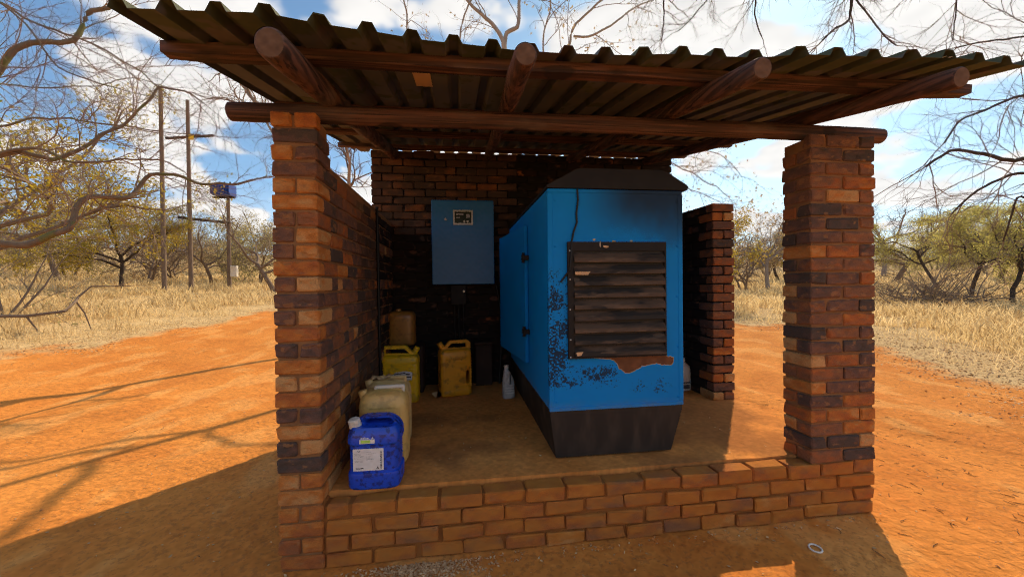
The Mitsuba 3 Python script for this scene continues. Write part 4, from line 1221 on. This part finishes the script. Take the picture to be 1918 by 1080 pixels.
fx, fy = col(-30, 8.6); hx, hy = col(238, 10.5)
fz, hz = float(height(fx, fy)), float(height(hx, hy))
o = []
rngS = np.random.default_rng(33)
fb = np.array([(fx, fy, fz + .45), (fx + .6, fy + .2, fz + .42), (fx + 1.1, fy + .5, fz + .50), ((fx + hx) / 2 + .2, (fy + hy) / 2 + .1, fz + .72), (hx - .7, hy - .5, hz + .80), (hx - .5, hy - .4, hz + 1.05), (hx + .1, hy, hz + 1.05)])
o.append((1, fb, np.array([.035, .035, .032, .030, .026, .020, .010])))
sprout(rngS, fb, o[0][2], 2, NEAR, o)
for q in (fb[1], fb[3]):
    o.append((1, np.array([q, q + [.1, .1, -.3], q + [.25, .1, -.75]]), np.array([.02, .016, .012])))
a_, b_ = tree_parts(o, 1, 7, 3)
k = thing('fallen_branch', 'crooked fallen branch propped over the grass on the left', 'branch')
scene[f'{k}__limb'] = mikit.ply(a_, 'bark_brown', smooth=True)
scene[f'{k}__twigs'] = mikit.ply(b_, 'twig'); labels[f'{k}__twigs'] = {'kind': 'stuff'}
scene[f'{k}__leaves'] = mikit.ply(leaves_on(rngS, o, 3, 1, .04, .04), 'leaf_olive')

bx, by = col(1745, 14.5)
o = []
rngS = np.random.default_rng(35)
for i in range(120):
    a = rngS.uniform(0, 6.28)
    p = np.array([bx, by, float(height(bx, by))]) + [rngS.normal(0, .75), rngS.normal(0, .6), rngS.uniform(-.05, .3)]
    d = np.array([rngS.normal(0, 1), rngS.normal(0, 1), rngS.uniform(.1, 1.3)])
    q = branch(rngS, p, d / np.linalg.norm(d), rngS.uniform(.8, 2.0), .022, .008, 6, .22, -.05, o, 2)
    sprout(rngS, q, np.linspace(.022, .008, 7), 2, NEAR, o)
add('brush_pile', mikit.ply(tubes([(p, r) for _, p, r in o], 3), 'twig'), 'pile of dry cut thorn branches in the grass right of the pillar', 'brush pile')

# ------------------------------------------------------------------ poles of the power line
def wood_post(name, label, px, dist, top, r):
    x, y = col(px, dist)
    z = float(height(x, y))
    k = thing(name, label, 'utility pole')
    v, f = cyl((x, y, z - .3), (x + .02, y, top), r, r * .72, 12)
    scene[f'{k}__post'] = mikit.ply((v, f), 'bark_brown', smooth=40)
    return k, x, y, z


k1, x1, y1, _ = wood_post('utility_pole', 'tall thin wooden pole, leftmost of the three', 309, 19, 11.0, .105)
k2, x2, y2, _ = wood_post('utility_pole', 'tall wooden pole with yellow mark at its upper crossarm', 359, 20, 10.85, .105)
k3, x3, y3, z3 = wood_post('utility_pole', 'short wooden pole carrying the blue transformer', 431, 22, 6.75, .11)


def at(px, py, dist):
    return CAM + (fw + rt * (px - 960) / 745 - up * (py - 540) / 745) * dist


a = at(312, 259, 19.8); b = at(400, 254, 19.9)
scene[f'{k2}__crossarm'] = ply(cyl(a, b, .07, .07, 8), 'bark_dark')
scene[f'{k2}__marker'] = ply(move(trimesh.creation.box((.22, .05, .26)), at(359, 257, 19.75)), 'yellow_plastic')
a = at(335, 407, 19.8); b = at(430, 417, 21.8)
scene[f'{k2}__crossarm_001'] = ply(cyl(a, b, .07, .07, 8), 'bark_dark')
k = thing('transformer', 'dark blue pole mounted transformer box with cooling fins', 'transformer')
c = at(422, 357, 21.75)
scene[f'{k}__tank'] = ply(cham(c[0] - .45, c[0] + .45, c[1] - .4, c[1] + .3, c[2] - .33, c[2] + .30, .03), 'dark_blue_paint')
for i in range(8):
    add(f'{k}__fin', ply(box(c[0] - .47 + i * .13, c[0] - .44 + i * .13, c[1] - .5, c[1] - .38, c[2] - .26, c[2] + .22), 'dark_blue_paint'))
for dx in (-.28, 0, .28):
    add(f'{k}__insulator', ply(cyl((c[0] + dx, c[1], c[2] + .29), (c[0] + dx, c[1], c[2] + .48), .05, .035, 8), 'black_rubber'))
scene[f'{k}__bracket'] = ply(box(c[0] - .6, c[0] + .5, c[1] - .1, c[1] + .05, c[2] - .42, c[2] - .335), 'black_steel')
c = at(440, 508, 21.8)
scene['meter_box'] = ply(cham(c[0] - .16, c[0] + .16, c[1] - .12, c[1] + .1, c[2] - .3, c[2] + .3, .02), 'white_plastic')
labels['meter_box'] = {'label': 'pale grey meter box at the foot of the transformer pole', 'category': 'meter box'}

# ------------------------------------------------------------------ grass and litter
rng = np.random.default_rng(101)


def scatter(n, d0, d1, a0, a1, power=1.0):
    """Points round the camera by direction (radians from +y) and distance."""
    a = rng.uniform(a0, a1, n)
    d = d0 * (d1 / d0) ** rng.uniform(0, 1, n)
    return CAM[0] + np.sin(a) * d, CAM[1] + np.cos(a) * d, d


def blades(x, y, d, hmin, hmax, wid):
    n = len(x)
    z = height(x, y) - .02
    hh = rng.uniform(hmin, hmax, n)
    a = rng.uniform(0, 2 * np.pi, n)
    ln = rng.normal(0, .42, (n, 2))
    w = np.maximum(wid, .00085 * d)[:, None] * rng.uniform(.6, 1.4, (n, 1))
    side = np.stack([np.cos(a), np.sin(a), np.zeros(n)], 1) * w
    b = np.stack([x, y, z], 1)
    mid = b + np.stack([ln[:, 0] * hh * .4, ln[:, 1] * hh * .4, hh * .6], 1)
    tip = b + np.stack([ln[:, 0] * hh * 1.3, ln[:, 1] * hh * 1.3, hh * rng.uniform(.8, 1.05, n)], 1)
    v = np.stack([b - side, b + side, mid + side * .8, mid - side * .8, tip], 1).reshape(-1, 3)
    i = np.arange(n) * 5
    return v, np.vstack([np.stack([i, i + 1, i + 2], 1), np.stack([i, i + 2, i + 3], 1), np.stack([i + 3, i + 2, i + 4], 1)])


def grass(n, mat, lab, hmin, hmax, thr, wid):
    x, y, d = scatter(n, 7, 60, -1.15, 1.35)
    e = edge_dist(x, y)
    q = np.stack([x, y, x * 0], -1)
    clump = meshkit.fbm(q * .9, 3, 8)
    cover = meshkit.fbm(q * .25, 2, 3)
    keep = (e > .4 + 2.2 * rng.random(n) ** 1.5) & (rng.random(n) < np.clip((clump - thr) / .16, .10, 1)) & (d > 6)
    x, y, d, e = x[keep], y[keep], d[keep], e[keep]
    v, f = blades(x, y, d, hmin, hmax, wid)
    s = np.clip(.28 + e / 5.5, .28, 1) * (.75 + .5 * clump[keep])
    base = np.repeat(np.stack([x, y, height(x, y)], 1), 5, 0)
    v = base + (v - base) * np.repeat(s, 5)[:, None]
    add('grass', mikit.ply((v, f), mat), lab, 'grass', kind='stuff')


grass(250000, 'straw', 'tall straw coloured dry grass beyond the sand track', .14, .46, .40, .0032)
grass(26000, 'straw_brown', 'darker brown dry grass tufts among the straw', .2, .6, .50, .0045)


def chips(x, y, size, lift=.004):
    c = np.stack([x, y, height(x, y) + lift + rng.random(len(x)) * size * .35], 1)
    return quads(rng, c, size, .78)


n = 240000
x, y, d = scatter(n, 5, 26, -1.15, 1.35)
e = edge_dist(x, y) + (meshkit.fbm(np.stack([x, y, x * 0], -1) * 1.1, 3, 2) - .5) * 1.6
keep = rng.random(n) < np.exp(-((e - .6 - .8 * (x > 3)) / (.75 + .9 * (x > 3))) ** 2) * np.clip(d / 12, .45, 1)
add('leaf_litter', mikit.ply(chips(x[keep], y[keep], .019, .002), 'litter'), 'band of fallen leaves along the edge of the sand', 'leaf litter', kind='stuff')
n = 1500
x = np.concatenate([rng.normal(.72, .17, n), rng.normal(-.15, .16, 120), rng.uniform(1.0, 3.5, 120)])
y = np.concatenate([-.035 - np.abs(rng.normal(0, .085, n)), rng.normal(2.0, .25, 120), -.02 - np.abs(rng.normal(0, .05, 120))])
add('husk_litter', mikit.ply(chips(x, y, .008), 'husk'), 'small pale husks and chips heaped at the foot of the plinth', 'litter', kind='stuff')
n = 2600
x, y, d = scatter(n, 1.2, 9, -1.2, 1.4)
ok = (edge_dist(x, y) < 0) & ~((x > -.05) & (x < 3.6) & (y > -.01) & (y < 2.65))
add('sand_debris', mikit.ply(chips(x[ok], y[ok], .009), 'litter'), 'scattered leaf bits lying on the sand', 'litter', kind='stuff')
tw = []
for _ in range(380):
    if rng.random() < .55:
        px_, py_ = rng.normal(4.6, .7), rng.normal(.9, .8)
    else:
        r_, a_ = rng.uniform(1.2, 8), rng.uniform(-1.2, 1.4)
        px_, py_ = CAM[0] + math.sin(a_) * r_, CAM[1] + math.cos(a_) * r_
    if (-.1 < px_ < 3.65 and -.05 < py_ < 2.7):
        continue
    a_ = rng.uniform(0, 6.28); l = rng.uniform(.015, .075)
    p0 = np.array([px_, py_]); p1 = p0 + [math.cos(a_) * l, math.sin(a_) * l]; pm = (p0 + p1) / 2 + rng.normal(0, l * .12, 2)
    q = np.array([p0, pm, p1])
    tw.append((np.c_[q, height(q[:, 0], q[:, 1]) + .004], np.array([.0018, .0020, .0012])))
add('twig_debris', mikit.ply(tubes(tw, 3), 'twig_litter'), 'broken twigs strewn on the sand', 'litter', kind='stuff')
# bits on the floor slab
n = 240
x, y = rng.uniform(.3, 3.0, n), rng.uniform(.2, 2.3, n)
c = np.stack([x, y, np.full(n, ZS + .002)], 1)
add('floor_debris', mikit.ply(quads(rng, c, .007, .8), 'husk'), 'pale bits of leaf and grit on the shed floor', 'litter', kind='stuff')
x, y = np.array([.70, .735, .72]), np.array([1.80, 1.79, 1.82])
add('dry_leaf', mikit.ply(quads(rng, np.stack([x, y, np.full(3, ZS + .045)], 1), .055), 'pale_leaf'), 'curled pale dry leaf leaning on the foot of the orange jerrycan', 'leaf')
